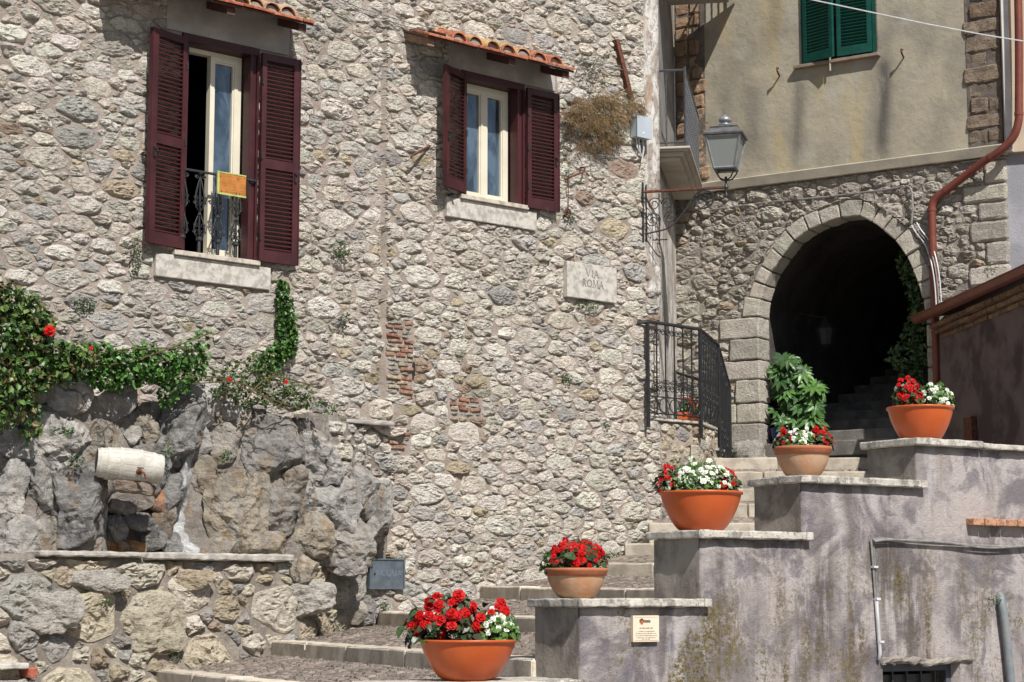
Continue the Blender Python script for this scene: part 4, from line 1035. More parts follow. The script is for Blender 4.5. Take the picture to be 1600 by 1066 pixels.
for i in range(4):
    q = MB(); j = (i + 1) % 4; o = (b_[i] + b_[j]) / 2 - (lo + Z * zb); o.normalize(); o *= -.004
    q.add([b_[i] + o, b_[j] + o, t_[j] + o, t_[i] + o, b_[i] + o * 2, b_[j] + o * 2, t_[j] + o * 2, t_[i] + o * 2], [(0, 1, 2, 3), (7, 6, 5, 4), (0, 4, 5, 1), (1, 5, 6, 2), (2, 6, 7, 3), (3, 7, 4, 0)]); q.build('pane', fm, la)
q = MB(); q.hexa(ring(.235, zt_ + .01) + ring(.242, zt_ + .03)); q.hexa(ring(.236, zt_ + .031) + ring(.16, zt_ + .105)); q.hexa(ring(.165, zt_ + .106) + ring(.17, zt_ + .12)); q.hexa(ring(.13, zt_ + .121) + ring(.06, zt_ + .16)); q.build('hood', M_simple('dark_lamp_hood', (.16, .165, .17), (.10, .1, .105), 12, .5, metal=.3), la)
q = MB(); q.lathe([(.02, 0), (.07, 0), (.075, .02), (.05, .03), (.052, .045), (.075, .055), (.078, .08), (.06, .105), (.035, .12), (.014, .128), (.012, .142), (0, .145)], lo + Z * (zt_ + .155), 14); q.build('finial', silver_m, la, smooth=True)
q = MB(); q.lathe([(.0, 0), (.03, 0), (.035, .08), (.05, .14), (.05, .19), (.0, .24)], lo + Z * .27, 10); q.build('bulb', M_simple('unlit_bulb', (.5, .5, .48), rough=.3), la)

# ================================================================ entrance landing with railing
LP = A.pt(6.95, 0, 0); D = Wall(LP.x, LP.y, .326, .945)
LZ = 3.80
ld = thing('entrance_landing', A.pt(6.8, 2.3, -.5), 'raised rubble stone landing with pale edge slabs below the black curved railing', 'landing')
q = MB(); plate(q, A, frange(AC - .2, 6.95, .07), frange(1.8, LZ - .04, .07), lambda s, z: True, -.002, -.3, .010, 7, 3); q.build('mortar_wall', mortar_m, ld, smooth=True)
DZ = lambda s: LZ - .04 if s < .85 else (LZ - .30 if s < 1.25 else LZ - .62)
q = MB(); plate(q, D, frange(-.0, 1.7, .07, (.85, 1.25)), frange(1.8, LZ - .04, .07, (LZ - .30, LZ - .62)), lambda s, z: z < DZ(s), 0, -.3, .010, 7, 5); q.build('mortar_side', mortar_m, ld, smooth=True)
q = MB(); V_ = [A.pt(AC - .1, LZ - .045, -.1), A.pt(6.95, LZ - .045, -.05), D.pt(.85, LZ - .045, -.05), D.pt(1.7, LZ - .045, -.05), A.pt(AC - .1, LZ - .045, -3)]; q.add(V_, [(0, 1, 2, 3, 4)]); q.build('floor', kerb_m, ld)
SL = seeds((6.29, 6.93, 1.9, LZ - .06), [(.09, .12, .3), (.06, .09, .6), (.03, .05, .9)], 1.3, lambda s, z: True, rg)
masonry(A, cells(SL, 1.3, [(0, 1, LZ - .055), (1, 0, 6.95), (-1, 0, -6.27)]), ld, WARM, rg, stone_m, .015)
SD = seeds((.03, 1.6, 1.9, LZ - .06), [(.08, .11, .3), (.05, .08, .6), (.03, .05, .9)], 1.2, lambda s, z: z < DZ(s) - .03, rg)
masonry(D, cells(SD, 1.2, [(0, 1, LZ - .055)], [(.83, 1.7, LZ - .34, LZ), (1.23, 1.7, LZ - .66, LZ)]), ld, WARM, rg, stone_m, .015)
def capb(W, a, b, z, d0, d1, parent, mat=cap_m, name='cap_stone', **kw):
    q = MB(); wblock(q, W, a, b, z - .04, z, d0, d1, res=.1, r=.008, amp=.004, freq=8, chip=.012, **kw); return q.build(name, mat, parent)
capb(A, 6.14, 6.97, LZ, -.3, .045, ld, trav_m, 'edge_slab'); capb(D, -.0, .86, LZ - .001, -.3, .04, ld, trav_m, 'edge_slab'); capb(D, .87, 1.26, LZ - .26, -.3, .04, ld, trav_m, 'edge_slab'); capb(D, 1.27, 1.7, LZ - .58, -.3, .04, ld, trav_m, 'edge_slab')
# railing
rl_t = thing('entrance_railing', A.pt(6.6, LZ, .05), 'black wrought iron railing with scrolls and rings round the entrance landing', 'railing')
path = [(A.pt(5.88, 0, .01), 4.92), (A.pt(5.99, 0, .08), 4.94), (A.pt(6.90, 0, .08), 4.93), (D.pt(.45, 0, .04), 4.90), (D.pt(.93, 0, .04), 4.86), (D.pt(1.25, 0, .04), 4.62), (D.pt(1.55, 0, .04), 4.40)]
top = [p + Z * z for p, z in path]
q = MB(); q.tube(top, .022, 6); q.build('handrail', iron_m, rl_t)
def post(p, z0, z1, r=.024): 
    b = MB(); b.tube([p + Z * z0, p + Z * z1], r, 4); b.lathe([(0, 0), (.02, .0), (.022, .02), (.0, .03)], p + Z * z1, 6); b.build('post', iron_m, rl_t)
post(A.pt(5.99, 0, .08), 3.66, 4.93); post(A.pt(6.90, 0, .08), 3.58, 4.92); post(D.pt(.93, 0, .04), 3.42, 4.86); post(D.pt(1.55, 0, .04), 3.05, 4.40)
def panel(p0, p1, zt0, zt1, zb0, zb1, nb, ringr):
    b = MB(); b.tube([p0 + Z * (zb0), p1 + Z * (zb1)], .010, 4); b.tube([p0 + Z * (zb0 + .2), p1 + Z * (zb1 + .2)], .009, 4); b.build('lower_rail', iron_m, rl_t)
    dr = (p1 - p0); dl = dr.normalized()
    for k in range(1, nb):
        t = k / nb; p = p0 + dr * t; b = MB(); zt2 = zt0 + (zt1 - zt0) * t; zb2 = zb0 + (zb1 - zb0) * t
        b.tube([p + Z * (zb2 - .02), p + Z * zt2], .0095, 4)
        if k % 2 == 0 or nb < 7:
            for sg in (-1, 1):
                curl(b, p + dl * sg * .045 + Z * (zt2 - .09), dl * sg, Z, .042, 1.4, .0065, 12, 4); curl(b, p + dl * sg * .045 + Z * (zb2 + .30), dl * sg, Z, .045, 1.4, .0065, 12, 4); curl(b, p + dl * sg * .035 + Z * (zb2 + .39), dl * sg, -Z, .035, 1.3, .006, 12, 4)
        b.build('baluster', iron_m, rl_t)
    n = int(dr.length / (2 * ringr + .01)); b = MB()
    for k in range(n):
        t = (k + .5) / n; p = p0 + dr * t + Z * (zb0 + (zb1 - zb0) * t + .1)
        b.tube([p + dl * math.cos(a) * ringr + Z * math.sin(a) * min(ringr, .095) for a in [2 * PI * i / 14 for i in range(15)]], .007, 4)
    b.build('ring_band', iron_m, rl_t)
panel(A.pt(5.99, 0, .08), A.pt(6.90, 0, .08), 4.92, 4.91, 3.84, 3.84, 6, .085)
panel(A.pt(6.90, 0, .08), D.pt(.93, 0, .04), 4.91, 4.85, 3.84, 3.80, 11, .08)
panel(D.pt(.93, 0, .04), D.pt(1.55, 0, .04), 4.84, 4.38, 3.60, 3.22, 8, .08)
q = MB(); rr = thing('rear_handrail', C.pt(1, LZ, .3), 'low grey iron handrail further back on the landing, seen through the black railing', 'railing')
P0 = C.pt(.9, 0, .12); P1 = C.pt(2.2, 0, .62); q.tube([P0 + Z * 4.46, P1 + Z * 4.40], .022, 4); q.tube([P0 + Z * 4.46, P0 + (P1 - P0) * .5 + Z * 4.75], .008, 4); q.build('handrail', grey_iron_m, rr)
for k in range(9):
    q = MB(); p = P0 + (P1 - P0) * k / 8; q.tube([p + Z * LZ, p + Z * 4.45], .02 if k in (0, 8) else .009, 4); q.build('bar', grey_iron_m, rr)

# ================================================================ stairs
st = thing('stairs', (0, 17, 0), 'x', 'x'); del st['label']; del st['category']; st['kind'] = 'structure'
NS = [((-4.4, 16.3, .72), (-1.75, 12.15, .74), .15), ((-3.28, 17.8, .983), (-.70, 12.9, .985), .15), ((-2.40, 18.75, 1.237), (.14, 13.42, 1.21), .15), ((-1.42, 20.35, 1.493), (1.36, 14.3, 1.45), .15),
      ((-.36, 21.25, 1.768), (2.5, 15.0, 1.68), .15), ((.64, 22.12, 2.037), (5.2, 17.3, 1.96), .15), ((1.30, 22.50, 2.27), (6.6, 20.6, 2.24), .15), ((1.6, 22.55, 2.51), (7, 22.5, 2.51), .17),
      ((1.9, 22.95, 2.76), (7, 22.9, 2.76), .17), ((2.2, 23.4, 2.965), (7, 23.35, 2.965), .16), ((2.2, 23.85, 3.20), (7, 23.8, 3.20), .17), ((2.3, 24.25, 3.405), (7, 24.2, 3.405), .16), ((2.6, 25.5, 3.53), (6.3, 23.13, 3.53), .15)]
NS = [(Vector(a), Vector(b), h) for a, b, h in NS]
flat = Vector((1, 1, 0))
cob_lo, cob_all = MB(), MB()
for i, (a, b, h) in enumerate(NS[:-1]):
    na, nb_, nh = NS[i + 1]; ln = (b - a).length; e = (b - a).normalized(); inw = Vector((-e.y, e.x, 0)); 
    if inw.dot(na - a) < 0: inw = -inw
    kd = .26; n = max(2, int(round(ln / 1.15))); t = 0; cuts = [0]
    while cuts[-1] < ln - .7: cuts.append(cuts[-1] + rg.uniform(.85, 1.35))
    cuts[-1] = ln
    for k in range(len(cuts) - 1):
        q = MB(); l = cuts[k + 1] - cuts[k]; c = rg.uniform(.85, 1.1) * (1.32 if i < 6 else .92); dz = rg.uniform(-.006, .006)  # lower kerbs coloured lighter, imitating grazing sun on their risers
        block(q, (l - .01, kd, .30), lambda p: a + e * (cuts[k] + .005 + p.x) + inw * p.y + Z * (p.z - .30 + dz), res=.14, r=.018, amp=.007, freq=6, chip=.02, col=(c, c, c * .98))
        q.build('kerb_stone', kerb_m, st)
    # tread behind the kerb, climbing to the foot of the next riser
    A0, B0 = a + inw * (kd - .02), b + inw * (kd - .02); A1, B1 = na - Z * nh + Vector((na - a).normalized() * .08), nb_ - Z * nh + (nb_ - b).normalized() * .08
    A0 = A0 - Z * .012; B0 = B0 - Z * .012
    def P(u, v): return (A0.lerp(B0, u)).lerp(A1.lerp(B1, u), v)
    q = MB(); nu, nv = 40, 8; vs = [P(x / nu, y / nv) + Z * (-.014 + .004 * n3((x, y, i), .7)) for x in range(nu + 1) for y in range(nv + 1)]
    q.add(vs, [(x * (nv + 1) + y, (x + 1) * (nv + 1) + y, (x + 1) * (nv + 1) + y + 1, x * (nv + 1) + y + 1) for x in range(nu) for y in range(nv)])
    q.build('tread', joint_m, st)
    if i < 11:
        cs = .085; wid = max((A1 - A0).length, (B1 - B0).length); nu = int(ln / cs); nv = int(wid / cs) + 3
        for x in range(nu):
            for y in range(-2, nv):
                ux = (x + .5 * (y % 2) * .2) * cs; ph = (ux % .95) / .95; arc = .13 * math.sin(PI * ph); vy = (y * cs + arc)
                u = ux / ln; wd = (A0.lerp(B0, u) - A1.lerp(B1, u)).length; v = vy / wd
                if not (0.02 < v < .98) or u > .995: continue
                c_ = P(u, v) + Vector((rg.uniform(-.006, .006), rg.uniform(-.006, .006), rg.uniform(-.004, .006)))
                sl = math.cos(PI * ph) * .13 * PI / .95; ex = (P(min(1, u + .01), v) - P(u, v)).normalized(); ey = (P(u, min(1, v + .05)) - P(u, v)).normalized()
                dx = (ex + ey * sl).normalized() * cs * .45; dy = (ey - ex * sl).normalized() * cs * .45
                k_ = rg.uniform(.8, 1.25); cc = rg.choice([(.22, .18, .15), (.25, .205, .17), (.19, .16, .135), (.28, .235, .20)]); cc = tuple(v_ * k_ for v_ in cc)
                tz = Z * rg.uniform(.003, .009)
                vv = [c_ - dx - dy, c_ + dx - dy, c_ + dx + dy, c_ - dx + dy]; tt = [c_ + (p - c_) * .74 + tz for p in vv]; bb = [p - Z * .02 for p in vv]
                cob_all.add(bb + tt + [c_ + tz * 1.35], [(0, 1, 5, 4), (1, 2, 6, 5), (2, 3, 7, 6), (3, 0, 4, 7), (4, 5, 8), (5, 6, 8), (6, 7, 8), (7, 4, 8)], cc)
cob_all.build('cobbles', cob_m, st, kind='stuff')
tb = B.pt((JL + JR) / 2, 0, 0); td = -B.n
for k in range(11):
    q = MB(); z = 3.66 + .19 * k; d = -.1 - .62 * k
    wblock(q, B, JL - .3, JR + .3, z - .2, z, d - .7, d, res=.3, r=.015, amp=.006); q.build('passage_step', M_simple('worn_step%d' % k, (.20, .185, .165), (.12, .11, .10), 5, .85, .006, 40) if k == 0 else bpy.data.materials['worn_step0'], st)
# rough plinth left of the arch
q = MB()
for x0, y0, x1, y1 in ((1147, 700, 1180, 735), (1178, 690, 1206, 722)):
    pass
plb = thing('arch_plinth', B.pt(1.0, 3.3, .2), 'rough stone plinth with a pale ledge at the foot of the arch jamb', 'plinth')
a = B.px(1145, 695, .2); b = B.px(1186, 695, .2)
q = MB(); wblock(q, B, .55, JL + .04, 2.6, 3.50, -.1, .14, res=.08, r=.03, amp=.02); q.build('mortar_core', mortar_m, plb, smooth=True)
PW = Wall(*(B.pt(0, 0, .14)[:2]), B.t.x, B.t.y)
SP = seeds((.58, JL, 2.7, 3.48), [(.09, .12, .5), (.05, .08, .8), (.03, .04, .8)], 1.2, lambda s, z: True, rg); masonry(PW, cells(SP, 1.2, [(0, 1, 3.48), (1, 0, JL)]), plb, WARM, rg, stone_m, .012)
q = MB(); wblock(q, B, .6, 1.15, 3.502, 3.55, -.05, .19, res=.1, r=.008, amp=.004); q.build('ledge_slab', trav_m, plb)
q = MB(); block(q, (.36, .3, .34), lambda p: B.pt(JL - .28 + p.x, 3.34 + p.z, .05 + p.y), res=.05, r=.09, amp=.05, freq=5, col=(.44, .42, .38)); q.build('rough_stone', stone_m, plb)
# ================================================================ stepped parapet
pw = thing('stepped_parapet', FR.pt(1.5, 0, -.25), 'stepped parapet with blotched purple grey render and travertine caps carrying the flower bowls', 'wall')
PS = [-1.35, .03, 1.07, 2.03, 3.21, 9.0]; PZ = [1.085, 1.62, 2.10, 2.52, 2.85]; TH = .52; CT = .058
BW = (2.80, 3.62, .62, 1.135)              # basement window
q = MB()
ssf = frange(PS[0], PS[-1], .07, tuple(PS[1:5]) + BW[:2]); zsf = frange(0, PZ[-1] - CT, .07, tuple(z - CT for z in PZ[:4]) + BW[2:])
def topz(s):
    for i in range(4, -1, -1):
        if s >= PS[i]: return PZ[i] - CT
plate(q, FR, ssf, zsf, lambda s, z: z < topz(s) and not (BW[0] < s < BW[1] and BW[2] < z < BW[3]), 0, -TH, .006, 5, 12)
def blotch(s, z, L_):
    return min(1, sum(k * math.exp(-((s - a) / wa) ** 2 - ((z - b) / (wb_ if z < b else wb_ * .5)) ** 2) for a, b, wa, wb_, k in L_))
MOSS = [(.98, 1.15, .16, .55, 1), (.80, .85, .3, .35, 1.0), (1.15, 1.5, .07, .3, .6), (3.0, 1.75, .14, .45, .55), (3.3, 1.3, .3, .2, .25), (2.2, 1.0, .2, .35, .4), (.2, .85, .25, .2, .6), (4.1, .9, .2, .6, .4), (1.6, .8, .25, .3, .5)]
BRN = [(.25, 1.5, .05, .3, .6), (.75, 1.5, .04, .35, .6), (1.45, 1.95, .05, .4, .6), (1.85, 2.0, .04, .4, .5), (2.5, 2.4, .05, .5, .6), (2.9, 2.4, .05, .4, .5), (3.5, 2.7, .06, .5, .5), (4.0, 2.75, .05, .6, .5), (4.6, 2.7, .06, .6, .5), (2.25, 1.75, .12, .75, 1), (2.05, 1.5, .1, .5, .6), (3.0, 1.8, .2, .6, .9), (3.15, 1.5, .12, .5, .8), (2.85, 1.85, .08, .5, .7), (3.7, 1.7, .1, .5, .4), (1.25, 1.9, .06, .5, .5), (.6, 1.3, .12, .4, .35), (4.3, 1.4, .15, .6, .5), (1.65, 1.4, .1, .6, .4)]
q.c = [(lambda s_: (blotch(s_, v[2], MOSS), blotch(s_, v[2], BRN), 0))((Vector(v) - FR.o).dot(FR.t)) for v in q.v]
q.build('wall_body', purple_m, pw, smooth=True)
for i in range(1, 5):                        # cement faced ends of each step
    q = MB(); E_ = Wall(*(FR.pt(PS[i], 0, 0)[:2]), -FR.n.x, -FR.n.y, 1)
    e_n = -FR.t
    zs_ = frange(PZ[i - 1] + .002, PZ[i] - CT - .002, .06); ds = frange(.004, TH, .06); vs = []
    for a in ds:
        for z in zs_: vs.append(FR.pt(PS[i], z, -a) - FR.t * (.004 + .005 * (1 + n3((a, z, i), 5))))
    m_ = len(zs_); q.add(vs, [(x * m_ + y, (x + 1) * m_ + y, (x + 1) * m_ + y + 1, x * m_ + y + 1) for x in range(len(ds) - 1) for y in range(m_ - 1)])
    q.build('step_end', side_m, pw, smooth=True)
for i in range(5):
    a, b = PS[i] - .05, (PS[i + 1] + .055 if i < 4 else PS[5])
    segs = [(a, b)] if i < 4 else [(a, PS[4] + .68), (PS[4] + .688, PS[4] + 2.4), (PS[4] + 2.41, b)]
    for j, (x0, x1) in enumerate(segs):
        x1_ = x1 if i == 4 else PS[i + 1] - .012
        q = MB(); dz = 0 if j != 1 else -.012
        wblock(q, FR, x0, x1_, PZ[i] - CT, PZ[i] + dz, -TH - .05, .065, res=.06, r=.010, amp=.006, freq=9, chip=.022, seed=i); q.build('cap_stone', cap_m, pw)
        if i < 4:
            q = MB(); wblock(q, FR, x1_ + .0005, x1, PZ[i] - CT, PZ[i] + dz, .014, .065, res=.06, r=.006, amp=.004, freq=9, chip=.01, seed=i); q.build('cap_corner', cap_m, pw)
# brick ledge, window
bs = FR.px(1520, 818, .07)[0]; bz = FR.px(1560, 811, .07)[1]; s = bs
while s < bs + 2:
    q = MB(); l = .125; wblock(q, FR, s, s + l - .006, bz - .055, bz, -.02, .085 + rg.uniform(-.006, .004), res=.06, r=.006, amp=.004, col=rg.choice([(.48, .27, .17), (.44, .24, .15), (.50, .30, .2)])); q.build('ledge_brick', brick_m, pw); s += l
q = MB(); a, b, c, d = BW; fd = -.10
for r_ in ((a, a + .055, c, d), (b - .055, b, c, d), (a + .0552, b - .0552, d - .06, d), (a + .0552, b - .0552, c, c + .05)): q.wbox(FR, *r_, fd - .04, fd)
fr = q.build('window', M_simple('dark_grey_frame', (.075, .08, .10), (.055, .06, .075), 8, .45), pw)
q = MB(); q.wbox(FR, a + .08, b - .14, c + .05, d - .085, fd - .035, fd - .03); q.build('pane', M_simple('dark_mesh_pane', (.05, .05, .05), (.02, .02, .02), 60, .5), fr)
for k in range(1, 5): q = MB(); q.wbox(FR, a + .05 + .15 * k, a + .065 + .15 * k, c + .05, d - .061, fd - .02, fd - .008); q.build('window_bar', iron_m, fr)
q = MB(); q.wbox(FR, a, b, c, d, -TH + .01, -TH + .03); q.build('dark_back', dark_m, fr)
q = MB(); block(q, (b - a + .16, .05, .05), lambda p: FR.pt(a - .02 + p.x, d - .005 + p.z + .012 * math.sin(p.x * 9), p.y - .045 + .02), res=.04, r=.02, amp=.025, freq=14, chip=.03); q.build('broken_render', side_m, pw)
# small information plaque
ip = thing('info_plaque', FR.pt(.5, 1.3, 0), 'small cream ceramic plaque with an orange emblem and lines of text', 'sign')
x0, z1 = FR.px(989, 962, .03); x1, z0 = FR.px(1030, 1003, .03)
q = MB(); wblock(q, FR, x0, x1, z0, z1, .0, .032, res=.1, r=.003, amp=0, col=(1, 1, 1)); q.build('tile', M_simple('cream_ceramic', (.70, .60, .46), (.66, .56, .43), 8, .4), ip)
wd, hg = x1 - x0, z1 - z0
def ink(name, col, rects):
    q = MB()
    for u0, u1, v0, v1 in rects: q.wbox(FR, x0 + wd * u0, x0 + wd * u1, z1 - hg * v1, z1 - hg * v0, .0325, .0335)
    q.build(name, M_simple(name + '_ink', col, rough=.6), ip)
ink('border', (.55, .33, .18), [(.05, .95, .055, .065), (.05, .95, .935, .945)])
ink('emblem_orange', (.62, .16, .04), [(.27, .38, .22, .32), (.30, .36, .20, .34)]); ink('emblem_dark', (.09, .06, .04), [(.28, .37, .11, .20), (.24, .28, .15, .27), (.38, .42, .15, .26)])
rects = []; r2 = random.Random(3); u = .43
while u < .66: l = r2.uniform(.012, .024); rects.append((u, u + l, .17, .27)); u += l + .007
for row, (v, a_, b_, h_) in enumerate(((.45, .24, .76, .05), (.585, .18, .84, .03), (.665, .10, .88, .03), (.745, .08, .92, .03), (.825, .12, .84, .03), (.885, .34, .62, .02))):
    u = a_
    while u < b_:
        l = r2.uniform(.012, .022); o = r2.choice((0, 0, -.012, .01)); rects.append((u, u + l * .45, v + o, v + h_)); rects.append((u + l * .45, u + l, v + h_ * .4, v + h_ * .75)); u += l + (.007 if r2.random() < .8 else .025)
ink('text_lines', (.12, .11, .12), rects)
# cables and pipes on the parapet
q = MB()
for k, o in enumerate((0, .016, .03)):
    q.tube(smoothp([FR.pt(*FR.px(x, y, .02), .02 + .012 * k) + Z * (o * math.sin(x * .03 + k) * .6) for x, y in ((1363, 843), (1385, 842), (1430, 848), (1480, 851), (1540, 853), (1610, 853), (1700, 850))], 5), .0075, 5)
tag(q.build('parapet_cable', cable_m), 'twisted pale cables running level across the rendered parapet', 'cable')
cn = thing('conduit', FR.pt(2.75, 1.2, .02), 'thin cable dropping into a pale grey conduit above the basement window', 'conduit')
q = MB(); q.tube([FR.pt(*FR.px(x, y, .02), .02) for x, y in ((1361, 843), (1364, 880), (1368, 935))], .008, 5); q.tube([FR.pt(*FR.px(x, y, .012), .012) for x, y in ((1364, 843), (1367, 880), (1371, 935))], .006, 5); q.build('cable', cable_m, cn)
q = MB(); q.tube([FR.pt(*FR.px(x, y, .02), .02) for x, y in ((1369, 934), (1372, 980), (1375, 1020), (1373, 1032))], .015, 8); q.build('tube', M_simple('pale_conduit', (.45, .45, .46), (.38, .38, .39), 20, .5), cn, smooth=True)
for y in (886, 936, 1003): q = MB(); s_, z_ = FR.px(1363 + (y - 843) * .08, y, .02); q.wbox(FR, s_ - .022, s_ + .02, z_ - .008, z_ + .008, 0, .04); q.build('clip', white_cable_m, cn)
q = MB(); q.tube(smoothp([FR.pt(*FR.px(x, y, d), d) for x, y, d in ((1562, 930, -.02), (1564, 938, .03), (1568, 960, .05), (1574, 1010, .05), (1580, 1070, .05), (1590, 1150, .05))], 4), .034, 10)
tag(q.build('drain_pipe', M_simple('grey_pipe', (.16, .19, .21), (.22, .23, .23), 12, .5), smooth=True), 'blue grey drain pipe emerging from the parapet low on the right', 'pipe')

# ================================================================ foliage helpers
def leaf(mb, p, dr, up, l, w_, col, fold=.25):
    dr = dr.normalized(); sd_ = dr.cross(up)
    sd_ = sd_.normalized() if sd_.length > 1e-6 else Vector((1, 0, 0)); n_ = sd_.cross(dr)
    a, t = p, p + dr * l - n_ * l * .12; m1 = p + dr * l * .38; m2 = p + dr * l * .72 - n_ * l * .04
    mb.add([a, m1 + sd_ * w_ * .5 + n_ * w_ * fold, m2 + sd_ * w_ * .38 + n_ * w_ * fold * .7, t, m2 - sd_ * w_ * .38 + n_ * w_ * fold * .7, m1 - sd_ * w_ * .5 + n_ * w_ * fold, m1, m2], [(0, 6, 1), (6, 7, 2, 1), (7, 3, 2), (0, 5, 6), (6, 5, 4, 7), (7, 4, 3)], col)
def rvec(rg): 
    while 1:
        v = Vector((rg.uniform(-1, 1), rg.uniform(-1, 1), rg.uniform(-1, 1)))
        if .1 < v.length < 1: return v.normalized()
GREENS = [(.045, .105, .022), (.03, .075, .018), (.07, .14, .028), (.055, .10, .03), (.025, .055, .016)]
def cloud(mb, c, rad, n, l, w_, cols, rg, face=Vector((0, -.6, .5)), ax=None):
    ax = ax or (Vector((1, 0, 0)), Vector((0, 1, 0)))
    for _ in range(n):
        v = rvec(rg) * rg.uniform(.45, 1) ** .5; p = c + ax[0] * v.x * rad[0] + ax[1] * v.y * rad[1] + Z * v.z * rad[2]
        nr = (face + rvec(rg) * .8 + v * .5).normalized(); dr = (rvec(rg) + v * .6 - Z * .2); dr = dr - nr * dr.dot(nr)
        s_ = rg.uniform(.65, 1.25); cc = rg.choice(cols); k = rg.uniform(.75, 1.3); leaf(mb, p, dr, nr, l * s_, w_ * s_, tuple(x * k for x in cc))

# ================================================================ flower bowls
def petals(seed, r, big):
    """one bloom: ruffled petals round a small yellow heart"""
    q = MB(); g = random.Random(seed)
    rows = ((5, 1.0, .10), (5, .72, .35), (4, .42, .62)) if big else ((4, 1.0, .12), (3, .6, .4))
    for n, f, lift in rows:
        ph = g.random() * 6
        for k in range(n):
            a = ph + 2 * PI * k / n + g.uniform(-.15, .15); u = Vector((math.cos(a), math.sin(a), 0)); v = Vector((-math.sin(a), math.cos(a), 0)); rr = r * f * g.uniform(.85, 1.15); w_ = rr * .62
            c = g.uniform(.8, 1.15)
            pts = [u * rr * .1 + Z * r * lift * .4, u * rr * .55 + v * w_ + Z * r * (lift + .12), u * rr * .98 + v * w_ * .55 + Z * r * (lift - .05), u * rr * 1.02 - v * w_ * .5 + Z * r * (lift - .02), u * rr * .55 - v * w_ + Z * r * (lift + .12), u * rr * .6 + Z * r * (lift - .02)]
            q.add(pts, [(0, 5, 1), (1, 5, 2), (2, 5, 3), (3, 5, 4), (4, 5, 0)], (c, c, c))
    q.add([Vector((math.cos(k * PI / 2.5), math.sin(k * PI / 2.5), 0)) * r * .14 + Z * r * .5 for k in range(5)] + [Z * r * .68], [(0, 1, 5), (1, 2, 5), (2, 3, 5), (3, 4, 5), (4, 0, 5)], (1.2, 3.0, .6))
    return q
red_m = M_simple('red_petal', (.50, .007, .007), (.36, .004, .005), 30, .55, spec=.15, attr=True)
white_m = M_simple('white_petal', (.74, .74, .68), (.60, .62, .50), 30, .5, attr=True)
F_RED = [petals(i, .034, True).mesh('bloom', red_m) for i in range(3)]; F_REDS = [petals(9 + i, .021, False).mesh('bloom', red_m) for i in range(3)]; F_WH = [petals(20 + i, .019, False).mesh('bloom', white_m) for i in range(3)]
